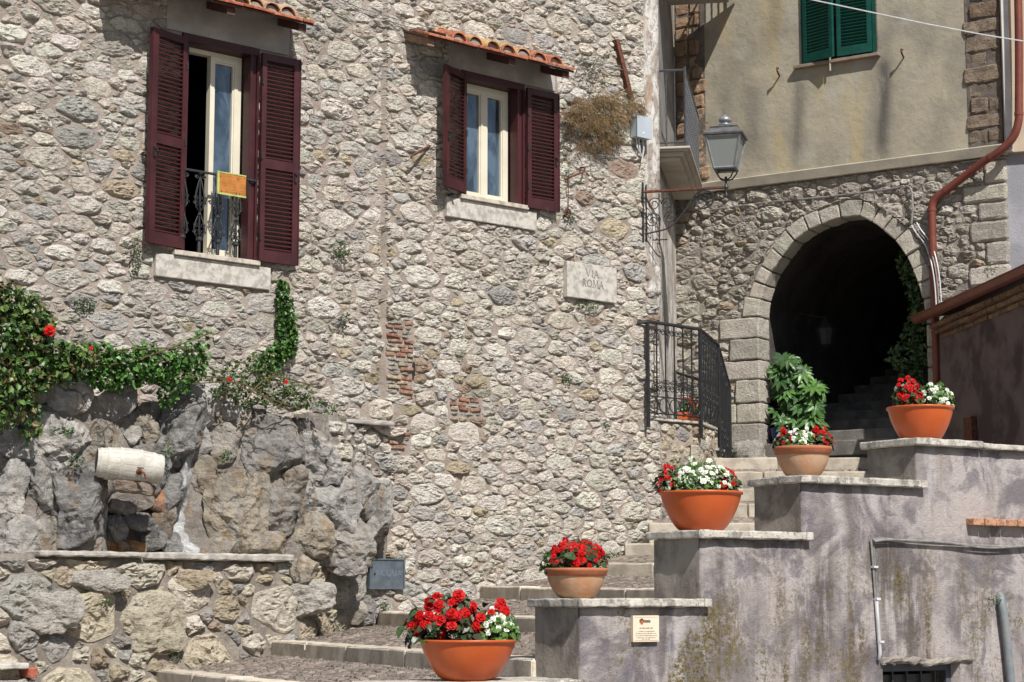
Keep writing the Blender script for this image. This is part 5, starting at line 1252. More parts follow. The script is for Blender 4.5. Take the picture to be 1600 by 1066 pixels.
def bowl(cx, rx, yrim, ybase, wbase, kind, label, spec):
    """cx, rx: centre and half width of the rim in the photograph"""
    d = -.26; s_, zr = FR.px(cx, yrim, d); p = FR.pt(s_, 0, d); sc = p.y / 3030.0 * 1.005
    r = rx * sc; rb = r * .51; i = max(k for k in range(5) if s_ > PS[k] - .3 and (k == 0 or s_ > PS[k] - .02)); zb = PZ[i] + .002; zr = max(zr, zb + .12); h = zr - zb
    t = thing('flower_bowl', (p.x, p.y, zb), label, 'flower bowl', 'flower bowls on the parapet')
    q = MB(); o = Vector((p.x, p.y, zb))
    if kind == 'plastic':
        pr = [(rb * .98, 0), (rb, .006)] + [(rb + (r * .955 - rb) * (.62 * x ** .8 + .38 * math.sin(x * PI / 2)), h * (.02 + .90 * x ** 1.18)) for x in [k / 14 for k in range(1, 15)]] + [(r * .96, h * .93), (r, h * .935), (r, h * .985), (r * .99, h), (r * .955, h), (r * .93, h * .9), (r * .8, h * .7), (0, h * .7)]
        q.lathe(pr, o, 56, cap=True); q.build('bowl', plast_m, t, smooth=True)
    else:
        pr = [(rb * .98, 0), (rb, .006)] + [(rb + (r * .90 - rb) * (.5 * x ** .85 + .5 * math.sin(x * PI / 2)), h * (.02 + .70 * x ** 1.2)) for x in [k / 12 for k in range(1, 13)]]
        q.lathe(pr + [(r * .91, h * .75), (r * .7, h * .7)], o, 48); b_ = q.build('bowl', clay_m, t, smooth=True)
        q = MB(); q.lathe([(r * .90, h * .745), (r * .955, h * .76), (r * .965, h * .87), (r * .985, h * .89), (r, h * .94), (r * .99, h), (r * .93, h), (r * .91, h * .8)], o, 48, cap=False); q.build('rim', rim_m, t, smooth=True)
    q = MB(); q.lathe([(0, h * .86), (r * .5, h * .87), (r * .94, h * .84)], o, 24, cap=False); q.build('soil', soil_m, t)
    rg2 = random.Random(int(cx)); fo = MB(); X = FR.t; 
    X = Vector((1, 0, 0)); Y = Vector((0, 1, 0))
    for (k, px0, px1, ytop, n, big) in spec:
        # a tuft occupying px0..px1 across and rising to ytop
        c = o + X * ((px0 + px1) / 2 - cx) * sc + Z * h; hw = (px1 - px0) / 2 * sc; hh = (yrim - ytop) * sc; dy = min(hw, r * .62)
        cols = [(.03, .06, .018), (.045, .085, .024), (.022, .04, .016), (.05, .05, .02)] if k == 'red' else [(.08, .17, .03), (.10, .2, .04), (.06, .13, .03)]
        for _ in range(int(n * (5 if big else 6))):
            a = rg2.random() * 2 * PI; rr = math.sqrt(rg2.random()); f = rg2.uniform(-.05, .93) * math.sqrt(max(0.05, 1 - rr * rr * .85))
            pp = c + X * math.cos(a) * rr * hw + Y * math.sin(a) * rr * dy + Z * f * hh
            nr = (Vector((math.cos(a) * rr, math.sin(a) * rr - .3, .7)) + rvec(rg2) * .6).normalized(); dr = rvec(rg2) + Vector((math.cos(a), math.sin(a), .1)); dr -= nr * dr.dot(nr)
            L_ = rg2.uniform(.025, .055) * (rg2.choice((1.3, 1.9)) if big else 1); cc = rg2.choice(cols); leaf(fo, pp, dr, nr, L_, L_ * .75, cc)
        for j in range(n):
            a = rg2.random() * 2 * PI if rg2.random() < .3 else rg2.uniform(PI, 2 * PI); rr = math.sqrt(rg2.random()) * 1.0; f = math.sqrt(max(0.0, 1 - rr * rr)) * rg2.uniform(.55, 1.03) if rg2.random() < .65 else rg2.uniform(.05, .8) * math.sqrt(max(0, 1 - rr * rr * .6))
            pp = c + X * math.cos(a) * rr * hw + Y * math.sin(a) * rr * dy + Z * (f * hh + .005)
            me = rg2.choice(F_RED if (k == 'red' and big) else (F_REDS if k == 'red' else F_WH)); nr = (Vector((math.cos(a) * rr, math.sin(a) * rr - .5, .45)) + rvec(rg2) * .45).normalized()
            fl = link('flower', me, t, loc=pp, rot=nr.to_track_quat('Z', 'Y').to_euler()); sc_ = rg2.uniform(.75, 1.25); fl.scale = (sc_,) * 3
            q2 = None
    fo.build('foliage', leaf_m, t)
    return t, o, h, r, sc
bowl(731, 77, 999, 1066, 84, 'plastic', 'large smooth orange bowl of red and white begonias, nearest the bottom of the stairs', [('red', 632, 758, 930, 46, True), ('red', 745, 800, 935, 7, True), ('red', 680, 745, 912, 16, True), ('white', 744, 808, 948, 80, False)])
bowl(900, 50, 888, 934, 47, 'clay', 'terracotta bowl overflowing with small red begonias only, on the second step', [('red', 851, 949, 843, 88, False), ('red', 862, 935, 848, 24, True), ('white', 848, 872, 858, 7, False)])
bowl(1095, 66, 769, 827, 54, 'plastic', 'wide orange plastic bowl with white flowers between two red tufts, in front of the landing', [('white', 1040, 1148, 716, 80, False), ('red', 1026, 1062, 726, 26, False), ('red', 1116, 1154, 732, 22, False)])
bowl(1254, 46, 699, 738, 48, 'clay', 'pale terracotta bowl with white flowers between red ones, below the dark steps', [('white', 1226, 1276, 668, 36, False), ('red', 1212, 1240, 672, 24, False), ('red', 1262, 1300, 664, 32, False)])
bowl(1438, 53, 637, 682, 62, 'plastic', 'orange bowl with red flowers at left and white at right, topmost of the row', [('red', 1394, 1446, 590, 52, False), ('white', 1436, 1488, 594, 52, False), ('red', 1478, 1491, 622, 4, False)])
tb_ = thing('planter_box', D.pt(.45, LZ, -.25), 'orange planter box with small red flowers behind the landing railing', 'planter')
q = MB(); block(q, (.62, .17, .13), lambda p: D.pt(.12 + p.x, LZ + p.z + .0, -.30 + p.y), res=.2, r=.01, amp=0); q.build('box', plast_m, tb_)
q = MB(); cloud(q, D.pt(.40, LZ + .2, -.21), (.3, .12, .1), 160, .05, .035, GREENS, rg, ax=(D.t, D.n)); q.build('foliage', leaf_m, tb_)
for k in range(14): link('flower', F_REDS[k % 3], tb_, loc=D.pt(rg.uniform(.15, .68), LZ + rg.uniform(.2, .33), rg.uniform(-.28, -.1)), rot=(rg.uniform(.6, 1.4), 0, rg.uniform(-.5, .8)))

# ================================================================ rock fountain
rf = thing('rock_fountain', A.pt(0, 0, .6), 'rugged wall of grey and ochre boulders above a rough stone trough on the left', 'rockery')
def sstep(x, a, b): t = min(1, max(0, (x - a) / (b - a))); return t * t * (3 - 2 * t)
class Low(Wall):
    def off(s, a, z): return .72 - .70 * sstep(a, .35, 1.72) + .06 * (2.05 - z) * (1 - sstep(a, 1.3, 2))
    def pt(s, a, z, d=0): return A.pt(a, z, d + s.off(a, z))
LW = Low(-2.95, 19, .756, .655)
class Up(Wall):
    def off(s, a, z):
        e = sstep(a, 1.2, 2.05); rc = sstep(a, -1.5, -1.25) * (1 - sstep(a, -.62, -.45)) * (1 - sstep(z, 2.45, 2.7)); return (.50 - .16 * (z - 2.0)) * (1 - e) + .02 * e + .05 * math.sin(a * 3.1) * (1 - e) - .28 * rc
    def pt(s, a, z, d=0): return A.pt(a, z, d + s.off(a, z))
UW = Up(-2.95, 19, .756, .655)
TZ = 2.045
q = MB(); plate(q, LW, frange(-2.7, 1.84, .06), frange(.2, TZ - .03, .06), lambda s, z: True, 0, -.9, .03, 5, 21); q.build('mortar_base', M_mortar('damp_mortar', (.31, .275, .235), (.2, .175, .15)), rf, smooth=True)
q = MB(); plate(q, UW, frange(-2.9, 2.14, .06), frange(TZ - .1, 3.50, .06), lambda s, z: z < 3.45 + .05 * math.sin(s * 7) or s > 1.3, 0, -.5, .05, 3.5, 31, col=(.33, .29, .25)); q.build('rock_backing', rock_m, rf, smooth=True)
def bottom_line(s, z): return z > .8
SLW = seeds((-2.6, 2.1, .75, TZ - .06), [(.20, .27, .45), (.12, .17, .5), (.07, .11, .9), (.035, .06, .7)], 1.25, lambda s, z: s < 1.78 , rg)
masonry(LW, cells(SLW, 1.25, [(0, 1, TZ - .075)], [(METER[0] - .02, METER[1], METER[2] - .03, METER[3] + .05)]), rf, WARM, rg, M_stone('trough_stone', (.66, .62, .57), .8), .010, (.035, .075), name='trough_stone')
# small rubble at the right shoulder
SR = seeds((1.36, 2.1, 2.75, 3.44), [(.07, .1, .4), (.045, .065, .9), (.025, .04, .8)], 1.4, lambda s, z: True, rg)
masonry(UW, cells(SR, 1.4, [(0, 1, 3.44)]), rf, CREAM, rg, stone_m, .012, (.03, .06), name='shoulder_stone')
q = MB(); wblock(q, A, 1.45, 2.12, 3.44, 3.485, -.1, .17, res=.08, r=.02, amp=.015); q.build('shoulder_top', grey_plaster_m, rf)
def _ico(n=4):
    import bmesh
    bm = bmesh.new(); bmesh.ops.create_icosphere(bm, subdivisions=n, radius=1); v = [x.co.copy() for x in bm.verts]; f = [tuple(x.index for x in p.verts) for p in bm.faces]; bm.free(); return v, f
ICO = _ico(5); ICO4 = _ico(4)
def boulder(x, y, hw, hh, col, d=None, depth=.6, seed=0, name='boulder', rot=0, mat=None, cuts=11, tone2=None):
    g = random.Random(seed * 13 + 5)
    s_, z_ = A.px(x, y, .45)
    if d is None: d = UW.off(s_, z_)
    s_, z_ = A.px(x, y, d); c = A.pt(s_, z_, d); sc = c.y / 3030.0; rx, rz = hw * sc, hh * sc; ry = depth * (rx + rz) / 2
    pl = [(rvec(g), g.uniform(.62, .9)) for _ in range(cuts)]; vs = []
    X = Vector((math.cos(.3), math.sin(.3), 0)); Y = Vector((-math.sin(.3), math.cos(.3), 0)); cr, sr = math.cos(rot), math.sin(rot)
    big = max(hw, hh) > 30; V, F = ICO if big else ICO4
    R_ = (rx + rz) / 2
    for v in V:
        k = 1.0 / (abs(v.x) ** 2.6 + abs(v.y) ** 2.6 + abs(v.z) ** 2.6) ** (1 / 2.6)
        p = v * k
        for n_, cc in pl:
            dd = p.dot(n_)
            if dd > cc: p = p - n_ * (dd - cc) * .97
        wp = Vector((p.x * rx, p.y * ry, p.z * rz)) + Vector((seed * 3.7, seed * 1.3, 0))
        nn = noise.fractal(wp * 4, .9, 2.1, 3) * .045 - abs(noise.noise(wp * 7 + Vector((5, 0, 0)))) * .03 + noise.ridged_multi_fractal(Vector((wp.x * 9, wp.y * 9, wp.z * 12)), .9, 2.2, 4, 1.0, 2.0) * .016 - .02
        q_ = Vector((p.x * rx, p.y * ry, p.z * rz)); q_ += v * nn * min(1.2, R_ / .28)
        q_ = Vector((q_.x * cr - q_.z * sr, q_.y, q_.x * sr + q_.z * cr)); vs.append(c + X * q_.x + Y * q_.y + Z * q_.z)
    q = MB(); q.add(vs, F, col); return q.build(name, mat or rock_m, rf)
LG, GR, DK, OC, BN = (.64, .615, .57), (.50, .48, .45), (.25, .242, .235), (.44, .385, .30), (.38, .33, .27)
BL = [(107, 618, 37, 34, LG, .1), (180, 629, 37, 35, GR, 0), (128, 600, 18, 16, LG, 0), (60, 612, 20, 24, GR, 0), (96, 690, 55, 52, LG, .35), (28, 700, 34, 44, LG, 0), (62, 760, 32, 46, (.46, .44, .41), 0), (118, 795, 62, 76, DK, .2), (15, 770, 28, 50, LG, 0), (24, 850, 36, 46, GR, 0), (66, 838, 26, 40, (.46, .43, .38), 0), (8, 910, 26, 38, GR, 0),
      (150, 690, 26, 34, BN, 0), (205, 680, 16, 16, LG, 0), (180, 712, 24, 20, BN, 0), (226, 672, 22, 26, OC, 0), (268, 690, 50, 76, DK, -.25), (232, 735, 44, 44, DK, 0), (300, 650, 34, 44, GR, .2), (325, 625, 32, 28, LG, 0), (288, 612, 22, 20, LG, 0), (322, 604, 14, 10, GR, 0), (362, 642, 28, 26, LG, -.5), (350, 695, 25, 36, (.42, .38, .33), -.3), (312, 690, 22, 30, GR, 0), (320, 735, 20, 24, OC, 0), (262, 770, 26, 34, DK, 0),
      (425, 704, 56, 60, (.30, .285, .27), -.15), (388, 672, 26, 30, OC, 0), (490, 725, 46, 52, GR, .3), (372, 795, 62, 66, OC, -.2), (338, 760, 32, 36, (.42, .35, .26), 0), (430, 798, 44, 42, (.34, .31, .27), 0), (515, 782, 58, 58, GR, .1), (560, 770, 36, 44, (.44, .42, .39), 0), (583, 806, 32, 74, (.45, .43, .40), -.25), (535, 848, 52, 46, (.44, .41, .36), 0), (480, 838, 46, 36, OC, 0), (405, 845, 50, 26, OC, 0), (452, 752, 30, 30, BN, 0), (350, 850, 30, 20, BN, 0), (540, 880, 40, 24, GR, 0),
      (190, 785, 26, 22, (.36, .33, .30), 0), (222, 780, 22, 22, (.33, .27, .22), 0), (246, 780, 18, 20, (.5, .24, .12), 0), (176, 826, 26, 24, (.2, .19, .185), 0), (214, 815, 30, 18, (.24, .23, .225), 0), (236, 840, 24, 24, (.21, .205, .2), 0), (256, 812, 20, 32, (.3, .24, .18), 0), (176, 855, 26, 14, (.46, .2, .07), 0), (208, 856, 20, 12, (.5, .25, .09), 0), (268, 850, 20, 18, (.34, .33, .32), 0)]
for i, (x, y, hw, hh, c, rot) in enumerate(BL):
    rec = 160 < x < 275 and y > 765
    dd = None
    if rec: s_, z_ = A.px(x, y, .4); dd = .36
    elif x > 500: dd = None
    boulder(x, y, hw * 1.04, hh * 1.04, c, dd, .62 if not rec else .5, i + 1, rot=rot, cuts=12 if hw > 30 else 8)
q = MB()                                      # lime deposit running down beside the dark slab
strip = [(318, 672, 12), (308, 700, 14), (298, 735, 16), (291, 770, 17), (288, 800, 18), (286, 830, 20), (290, 866, 24)]
vs = []; m_ = 9
for i in range(43):
    t = i / 42 * (len(strip) - 1); k = min(int(t), len(strip) - 2); f = t - k; x, y, w_ = [strip[k][j] * (1 - f) + strip[k + 1][j] * f for j in range(3)]; w_ *= .72 + .3 * n3((y * .03, 2, 0), 2)
    for j in range(m_):
        u = j / (m_ - 1) * 2 - 1; dd = .54 - .20 * u * u + .05 * n3((x * .02 + u, y * .02, 0), 3); wob = 4 * n3((0, y * .03, 1), 1.5); s_, z_ = A.px(x + u * w_ + wob, y, dd); s2 = UW.off(s_, z_)
        vs.append(A.pt(s_, z_, dd + s2 - .40 + .02 * n3((s_, z_, 0), 16)))
q.add(vs, [(i * m_ + j, i * m_ + j + 1, (i + 1) * m_ + j + 1, (i + 1) * m_ + j) for i in range(42) for j in range(m_ - 1)]); q.build('lime_streak', lime_m, rf, smooth=True)
# trough ledge slabs
for a, b, t in ((60, 226, .05), (229, 458, .065)):
    s0, zz_ = A.px(a, 866, .8); s1, _ = A.px(b, 868, .8); q = MB(); wblock(q, A, s0, s1, TZ - t, TZ, .2, .83, res=.06, r=.014, amp=.012, freq=9, chip=.02, col=(1, .98, .95)); q.build('trough_slab', M_simple('worn_slab', (.47, .44, .39), (.30, .28, .25), 12, .85, .008, 60) if a == 60 else bpy.data.materials['worn_slab'], rf)
boulder(477, 888, 24, 23, (.56, .50, .40), .82, .6, 77, cuts=7); boulder(470, 938, 62, 36, (.52, .49, .44), .72, .35, 78, mat=stone_m); boulder(150, 905, 56, 22, (.50, .47, .42), .80, .3, 79, mat=stone_m)
boulder(522, 925, 30, 26, (.5, .47, .41), .14, .6, 91, mat=stone_m); boulder(548, 955, 26, 22, (.46, .42, .36), .06, .6, 92, mat=stone_m); boulder(500, 968, 26, 14, (.5, .47, .4), .2, .6, 93, mat=stone_m); boulder(545, 905, 22, 26, (.42, .40, .37), .08, .6, 94)
boulder(60, 960, 70, 44, (.52, .49, .43), .80, .25, 80, mat=stone_m); boulder(232, 985, 66, 64, (.55, .50, .39), .78, .22, 81, mat=stone_m); boulder(300, 905, 42, 22, (.48, .40, .29), .8, .3, 82, mat=stone_m)
bb = thing('corner_step', A.pt(-1.9, 1, .9), 'broken pale slab and red brick at the bottom left corner', 'slab')
s0, z0 = A.px(-30, 1036, .95); s1, z1 = A.px(44, 1036, .95); q = MB(); wblock(q, A, s0, s1, z1 - .05, z1, .7, .98, res=.06, r=.012, amp=.01); q.build('slab', trav_m, bb)
q = MB(); wblock(q, A, s1 - .0, s1 + .09, z1 - .13, z1 - .04, .8, .96, res=.05, r=.01, amp=.008, col=(.45, .14, .09)); q.build('brick', brick_m, bb)
q = MB(); wblock(q, A, s0, s1 + .1, .3, z1 - .135, .7, .93, res=.08, r=.03, amp=.03, col=(.5, .47, .42)); q.build('base', stone_m, bb)
# barrel
bt = thing('barrel', A.pt(-1.1, 2.6, .75), 'small whitewashed wooden barrel with an iron tap lying among the rocks', 'barrel')
s_, z_ = A.px(202, 728, .85); bc = A.pt(s_, z_, .85); bax = Vector((.93, .33, -.09)).normalized(); sc = bc.y / 3030; BLN = 97 * sc / .93; BR_ = 27.5 * sc
bx_ = bax.cross(Z).normalized(); bz_ = bx_.cross(bax)
def brad(t): return BR_ * (.74 + .26 * math.sin(PI * (.06 + .88 * t)))
for k in range(18):
    q = MB(); a0, a1 = 2 * PI * k / 18 + .006, 2 * PI * (k + 1) / 18 - .006; vs = []; g_ = rg.uniform(-.0015, .0015)
    for i in range(11):
        t = i / 10
        for rr in (brad(t) + g_, brad(t) - .014):
            for a in (a0, (a0 + a1) / 2, a1): vs.append(bc + bax * (t - .5) * BLN + (bx_ * math.cos(a) + bz_ * math.sin(a)) * rr)
    fs = []
    for i in range(10):
        b0, b1 = i * 6, i * 6 + 6; fs += [(b0, b0 + 1, b1 + 1, b1), (b0 + 1, b0 + 2, b1 + 2, b1 + 1), (b0 + 3, b1 + 3, b1 + 4, b0 + 4), (b0 + 4, b1 + 4, b1 + 5, b0 + 5), (b0, b1, b1 + 3, b0 + 3), (b0 + 2, b0 + 5, b1 + 5, b1 + 2)]
    fs += [(0, 3, 4, 1), (1, 4, 5, 2), (60, 61, 64, 63), (61, 62, 65, 64)]
    q.add(vs, fs, (1,) * 3); q.build('stave', bpy.data.materials.get('whitewashed_wood') or M_simple('whitewashed_wood', (.52, .505, .455), (.38, .36, .31), 7, .8, .004, 30), bt)
for t, w_ in ((.06, .012), (.17, .016), (.35, .012), (.65, .012), (.84, .016), (.95, .01)):
    q = MB(); q.lathe([(brad(t) - .002, -w_), (brad(t) + .005, -w_), (brad(t) + .005, w_), (brad(t) - .002, w_)], bc + bax * (t - .5) * BLN, 36, bax, cap=False); q.build('hoop', bpy.data.materials['whitewashed_wood'], bt)
for t in (.025, .975): q = MB(); q.lathe([(0, -.006), (brad(t) - .015, -.006), (brad(t) - .015, .006), (0, .006)], bc + bax * (t - .5) * BLN, 30, bax); q.build('head', M_simple('dark_barrel_end', (.16, .165, .17), (.10, .1, .1), 12, .8) if t < .5 else bpy.data.materials['whitewashed_wood'], bt)
tp = bc + bax * .02 * BLN * 2 - Vector((0, 1, 0)) * BR_ * .97 - Z * .04
tp = bc + bax * .07 + (bx_ * (-1 if bx_.y > 0 else 1)) * BR_ * .93 - Z * .055
q = MB(); fo_ = (bx_ * (-1 if bx_.y > 0 else 1)); q.lathe([(0, 0), (.03, 0), (.03, .012), (.012, .02), (0, .02)], tp, 12, fo_); q.tube(smoothp([tp, tp + fo_ * .06, tp + fo_ * .1 + bax * .03 - Z * .02, tp + fo_ * .10 + bax * .045 - Z * .07], 4), .010, 6); q.tube([tp + fo_ * .06 - bax * .03 + Z * .03, tp + fo_ * .06 + bax * .03 + Z * .03], .006, 5); q.build('tap', rust_m, bt)
q = MB(); block(q, (.34, .3, .1), lambda p: bc + bax * (p.x - .12) + Vector((0, 1, 0)) * (p.y - .12) + Z * (p.z - BR_ - .085), res=.06, r=.03, amp=.03, col=(.33, .25, .19)); q.build('ledge_rock', rock_m, rf)
# ================================================================ climbing and hanging plants
AX = (A.t, A.n)
def patch(mb, pts, l, w_, cols, d, thick=.12, dens=1.0):
    for x, y, rx, ry, n in pts:
        s_, z_ = A.px(x, y, d); c = A.pt(s_, z_, d); sc = c.y / 3030
        cloud(mb, c, (rx * sc * 1.15, thick, ry * sc), int(n * dens), l, w_, cols, rg, A.n * .7 + Z * .5, AX)
rose = thing('climbing_rose', A.pt(-1.2, 3.5, .5), 'dense climbing rose hedge with one red bloom trailing over the top of the rocks', 'rose hedge')
q = MB(); RG = [(.06, .13, .025), (.04, .09, .02), (.09, .17, .035), (.03, .065, .018), (.13, .19, .05), (.15, .13, .05)]
patch(q, [(-10, 470, 26, 32, 120), (12, 470, 24, 30, 150), (45, 485, 20, 26, 130), (60, 500, 22, 22, 90), (10, 520, 32, 40, 380), (50, 530, 28, 34, 280), (4, 580, 30, 40, 340), (52, 580, 34, 36, 340), (20, 628, 28, 34, 190), (-5, 640, 16, 34, 90), (100, 555, 44, 20, 300), (98, 578, 40, 16, 180), (48, 655, 12, 34, 70)], .068, .05, RG, .62, .16, 1.25)
patch(q, [(150, 560, 40, 24, 360), (200, 572, 44, 26, 480), (175, 590, 46, 18, 280), (245, 572, 34, 26, 300), (275, 590, 30, 26, 200), (296, 555, 26, 18, 130), (300, 575, 20, 22, 130), (318, 530, 14, 14, 34), (262, 618, 12, 20, 60), (230, 548, 20, 12, 50)], .055, .042, [(.06, .16, .022), (.045, .12, .018), (.08, .19, .03), (.035, .085, .018)], .55, .14, 1.1)
patch(q, [(340, 588, 24, 10, 60), (365, 600, 20, 12, 70), (392, 622, 30, 16, 130), (430, 602, 34, 20, 200), (455, 625, 30, 14, 140), (400, 590, 22, 20, 90), (350, 612, 18, 10, 40), (470, 610, 20, 14, 60), (488, 628, 16, 10, 40), (410, 560, 22, 12, 60), (372, 575, 18, 12, 50)], .042, .03, [(.05, .11, .025), (.07, .13, .035), (.035, .08, .02), (.13, .12, .04)], .5, .14, 1.2)
q.build('foliage', leaf_m, rose)
q = MB(); cane = M_simple('green_brown_cane', (.10, .09, .035), (.09, .05, .025), 12, .7)
for pts in ([(20, 560), (90, 575), (150, 572), (220, 560), (330, 520)], [(0, 500), (30, 470), (20, 440)], [(40, 560), (75, 520), (65, 495)], [(280, 590), (340, 590), (400, 615), (470, 640)], [(380, 630), (420, 590), (480, 600)], [(300, 600), (380, 600), (440, 640)], [(70, 590), (180, 548), (300, 545)], [(430, 640), (470, 605), (492, 600)]):
    q.tube(smoothp([A.pt(*A.px(x, y, .66), .66) for x, y in pts], 5), .007, 5)
q.build('cane', cane, rose)
s_, z_ = A.px(77, 517, .80)
m = MB(); rm = petals(3, .055, True)
ro = link('flower', rm.mesh('bloom', red_m), rose, loc=A.pt(s_, z_, .80), rot=Vector((.2, -1, .15)).to_track_quat('Z', 'Y').to_euler())
for x, y in ((358, 593), (447, 597), (8, 566), (142, 545)): link('flower', F_REDS[1], rose, loc=A.pt(*A.px(x, y, .66), .66), rot=(1.3, 0, 0))
ivy = thing('wall_ivy', A.pt(.75, 3.8, .1), 'narrow strand of bright ivy climbing below the right shutter of the tall window', 'ivy')
q = MB(); IV = [(.06, .15, .02), (.04, .11, .018), (.09, .2, .035), (.03, .07, .015)]
patch(q, [(443, 450, 8, 12, 60), (444, 472, 11, 14, 110), (448, 495, 14, 16, 150), (449, 520, 16, 18, 190), (445, 545, 18, 18, 200), (430, 558, 20, 14, 140), (418, 572, 16, 10, 70)], .045, .04, IV, .08, .06, 1.1); q.build('foliage', leaf_m, ivy)
def tuft(x, y, rx, ry, n, d, label, cols=GREENS, W=A, l=.03, name='wall_weed', grp=None):
    s_, z_ = W.px(x, y, d); c = W.pt(s_, z_, d); sc = c.y / 3030; m = MB(); cloud(m, c, (rx * sc, .05, ry * sc), n, l, l * .55, cols, rg, W.n * .7 + Z * .4, (W.t, W.n))
    for _ in range(n // 8): m.tube([c, c + rvec(rg) * .6 * rx * sc + Z * .2 * ry * sc], .0025, 3, (.07, .09, .03))
    o = m.build(name, leaf_m); tag(o, label, 'weed', grp); return o
tuft(534, 389, 15, 14, 110, .05, 'sprawling green weed growing from the wall between the two windows')
tuft(128, 476, 24, 10, 90, .04, 'low green weed on the stone wall above the rose hedge')
tuft(520, 642, 18, 12, 90, .12, 'green weed on top of the rock shoulder beside the wall foot')
tuft(886, 590, 9, 9, 50, .05, 'tiny green weed in the middle of the wall left of the railing')
tuft(890, 340, 12, 12, 60, .05, 'grey green weed under the hanging iron ring')
tuft(918, 478, 24, 7, 70, .06, 'dark green weed sprouting beneath the street plaque')
tuft(948, 664, 7, 7, 30, .05, 'tiny weed in the wall joints left of the landing')
tuft(212, 400, 10, 34, 110, .05, 'thin weed beside the left end of the tall window sill', [(.05, .08, .03), (.08, .10, .05)])
tuft(925, 110, 40, 30, 140, .08, 'wispy half dry weed above the dried hanging plant', [(.10, .11, .05), (.16, .14, .08), (.07, .08, .04)], l=.026)
tuft(885, 245, 14, 46, 150, .05, 'thin trailing grey green weed left of the iron hook', [(.10, .11, .05), (.13, .12, .07), (.06, .08, .03)], l=.026)
tuft(540, 500, 10, 14, 50, .04, 'small dark weed in the joint left of the brick courses', [(.04, .06, .03)])
tuft(262, 700, 10, 16, 60, .62, 'green weed growing between the dark boulders right of the barrel'); tuft(355, 712, 10, 10, 60, .58, 'green weed tucked under the pale round boulder'); tuft(100, 672, 22, 6, 60, .75, 'green moss tuft above the large pale boulder')
tuft(275, 1020, 14, 10, 70, .8, 'green weed at the foot of the trough wall by the bottom step'); tuft(600, 948, 10, 6, 50, .12, 'green weed where the second step meets the wall'); tuft(165, 940, 8, 5, 30, .84, 'small weed on the trough wall under the broken ledge'); tuft(492, 830, 9, 8, 30, .62, 'small weed in the ochre rock crack'); tuft(120, 720, 12, 10, 50, .72, 'weed in the crevice left of the barrel')
tuft(1547, 422, 22, 12, 60, .05, 'yellowish weed growing in the copper red gutter', [(.14, .16, .05), (.2, .16, .05), (.08, .11, .04)], W=L, l=.03)
tuft(1556, 936, 8, 10, 40, .05, 'small weed hanging where the drain pipe leaves the parapet', W=FR, l=.018)
tuft(1158, 722, 5, 6, 20, .2, 'tiny weed on the plinth left of the pale terracotta bowl', W=B, l=.03)
tuft(958, 868, 20, 5, 40, .06, 'line of tiny weeds at the foot of the wall above the upper kerb')
# hanging iron ring
q = MB(); s_, z_ = A.px(887, 333, .06); q.tube([A.pt(s_ + .045 * math.cos(a), z_ + .05 * math.sin(a), .06) for a in [2 * PI * i / 16 for i in range(17)]], .010, 5); q.tube([A.pt(s_, z_ + .05, .0), A.pt(s_, z_ + .06, .07)], .012, 5); q.tube([A.pt(s_ + .02, z_ + .06, .05), A.pt(s_ + .02, z_ + .42, .05)], .005, 4)
tag(q.build('iron_ring', rust_m), 'old iron tethering ring on the wall under the bent hook', 'ring')
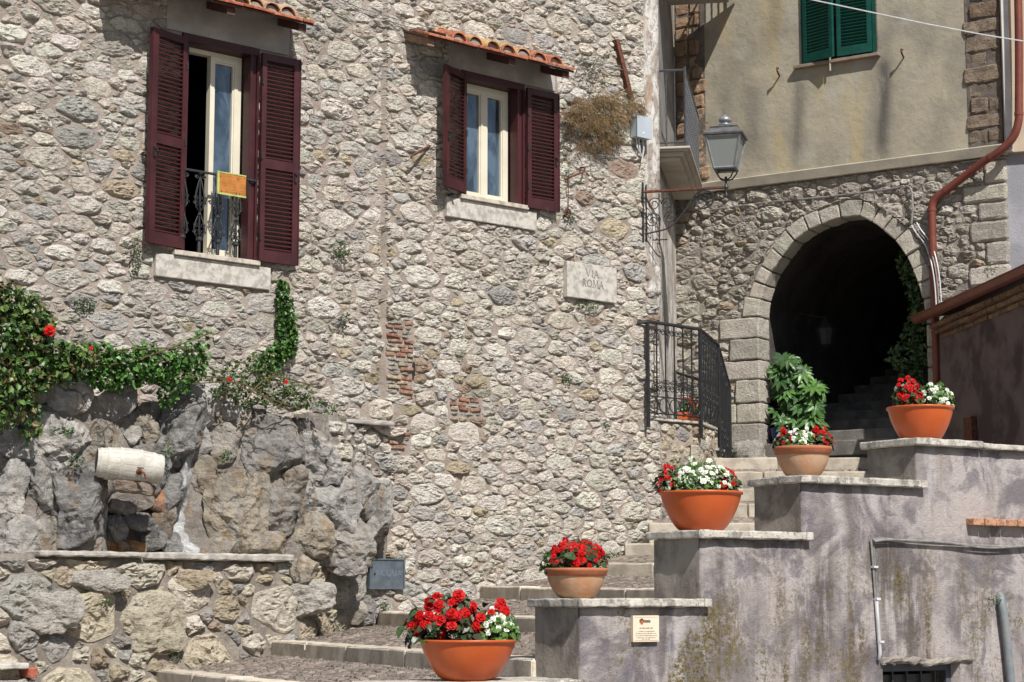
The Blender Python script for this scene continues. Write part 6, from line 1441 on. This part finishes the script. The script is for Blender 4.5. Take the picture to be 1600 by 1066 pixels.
# fatsia inside the arch
fa = thing('fatsia_shrub', B.pt(JL + .3, 3.7, -.5), 'glossy fatsia shrub with large fingered leaves just inside the left of the arch', 'shrub')
def palmate(seed, sz, col):
    m = MB(); g = random.Random(seed); n = 8
    for k in range(n):
        a = -2.25 + 4.5 * k / (n - 1); l = sz * (1 - .28 * abs(a) / 2.25) * g.uniform(.9, 1.08); dr = Vector((math.sin(a), math.cos(a), -.12)); kk = g.uniform(.85, 1.2)
        leaf(m, Vector((0, 0, 0)), dr, Z, l, l * .34, tuple(x * kk for x in col), .15)
    return m.mesh('fatsia_leaf', leaf_m)
PM = [palmate(i, .19, c) for i, c in enumerate([(.06, .15, .03), (.045, .115, .024), (.085, .19, .04), (.03, .08, .02)])]
tr_ = MB(); root = B.pt(JL + .35, 3.62, -.45)
for k in range(330):
    u = rg.uniform(0, 1); x = 1203 + rg.uniform(0, 1) ** .9 * 76; y = rg.uniform(552, 700)
    if x > 1258 and (560 < y < 600 or y > 690): continue
    if y < 575 and x > 1240: continue
    d = -.15 - rg.random() * .75; s_, z_ = B.px(x, y, d); p = B.pt(s_, z_, d)
    if s_ < JL + .10: continue
    nr = (Vector((.1, -.75, .65)) + rvec(rg) * .45).normalized(); o = link('leaf', PM[k % 4], fa, loc=p); 
    dn = Vector((rg.uniform(-.9, .9), 0, -1)); dn -= nr * dn.dot(nr); dn.normalize(); X = dn.cross(nr)
    o.rotation_euler = Matrix((X, dn, nr)).transposed().to_euler(); s2 = rg.uniform(.8, 1.25); o.scale = (s2,) * 3
    if k % 4 == 0: tr_.tube([root, root.lerp(p, .5) + Z * .15, p], .007, 4, (.09, .11, .04))
tr_.build('stem', leaf_m, fa)
q = MB(); q.lathe([(.11, 0), (.15, .25), (.16, .26), (.14, .27), (0, .2)], B.pt(JL + .17, 3.60, -.25), 20); tag(q.build('blue_pot', M_simple('blue_glaze', (.02, .03, .14), (.015, .02, .1), 5, .25)), 'dark blue glazed pot at the foot of the fatsia inside the arch', 'pot')
q = MB(); cr = thing('creeper', B.pt(JR - .2, 4, -.6), 'dark leafy creeper hanging down inside the right side of the arch', 'creeper')
for x, y, rx, ry, n in ((1418, 410, 14, 24, 130), (1430, 440, 16, 30, 200), (1436, 480, 14, 30, 200), (1428, 520, 18, 26, 160), (1438, 550, 10, 30, 120), (1410, 555, 22, 24, 140), (1425, 590, 18, 20, 100)):
    s_, z_ = B.px(x, y, -.55); c = B.pt(min(s_, JR - .02), z_, -.55); sc = c.y / 3030; cloud(q, c, (rx * sc, .22, ry * sc), n, .07, .045, [(.05, .10, .03), (.03, .07, .02), (.08, .13, .04)], rg, Vector((-.2, -.8, .5)))
q.build('foliage', leaf_m, cr)
for x, y in ((1432, 500), (1440, 505)):
    q = MB(); s_, z_ = B.px(x, y, -.3); c = B.pt(s_, z_, -.3)
    for k in range(14): a = rg.uniform(-2, 2); leaf(q, c, Vector((math.sin(a), -.3, math.cos(a) * .8 + .1)), Z, .16, .018, (.16, .24, .10))
    q.build('arching_leaf', leaf_m, cr)
q = MB(); c = B.pt(JL + .42, 5.02, -1.2); q.lathe([(.02, .0), (.1, .05), (.14, .25), (.15, .27), (.03, .4), (.0, .45)], c, 10); q.tube([c + Z * .42, c + Z * .5 + Vector((-.35, .1, 0))], .012, 4)
tag(q.build('passage_lamp', iron_m), 'dark wall lamp barely visible inside the archway', 'lamp')
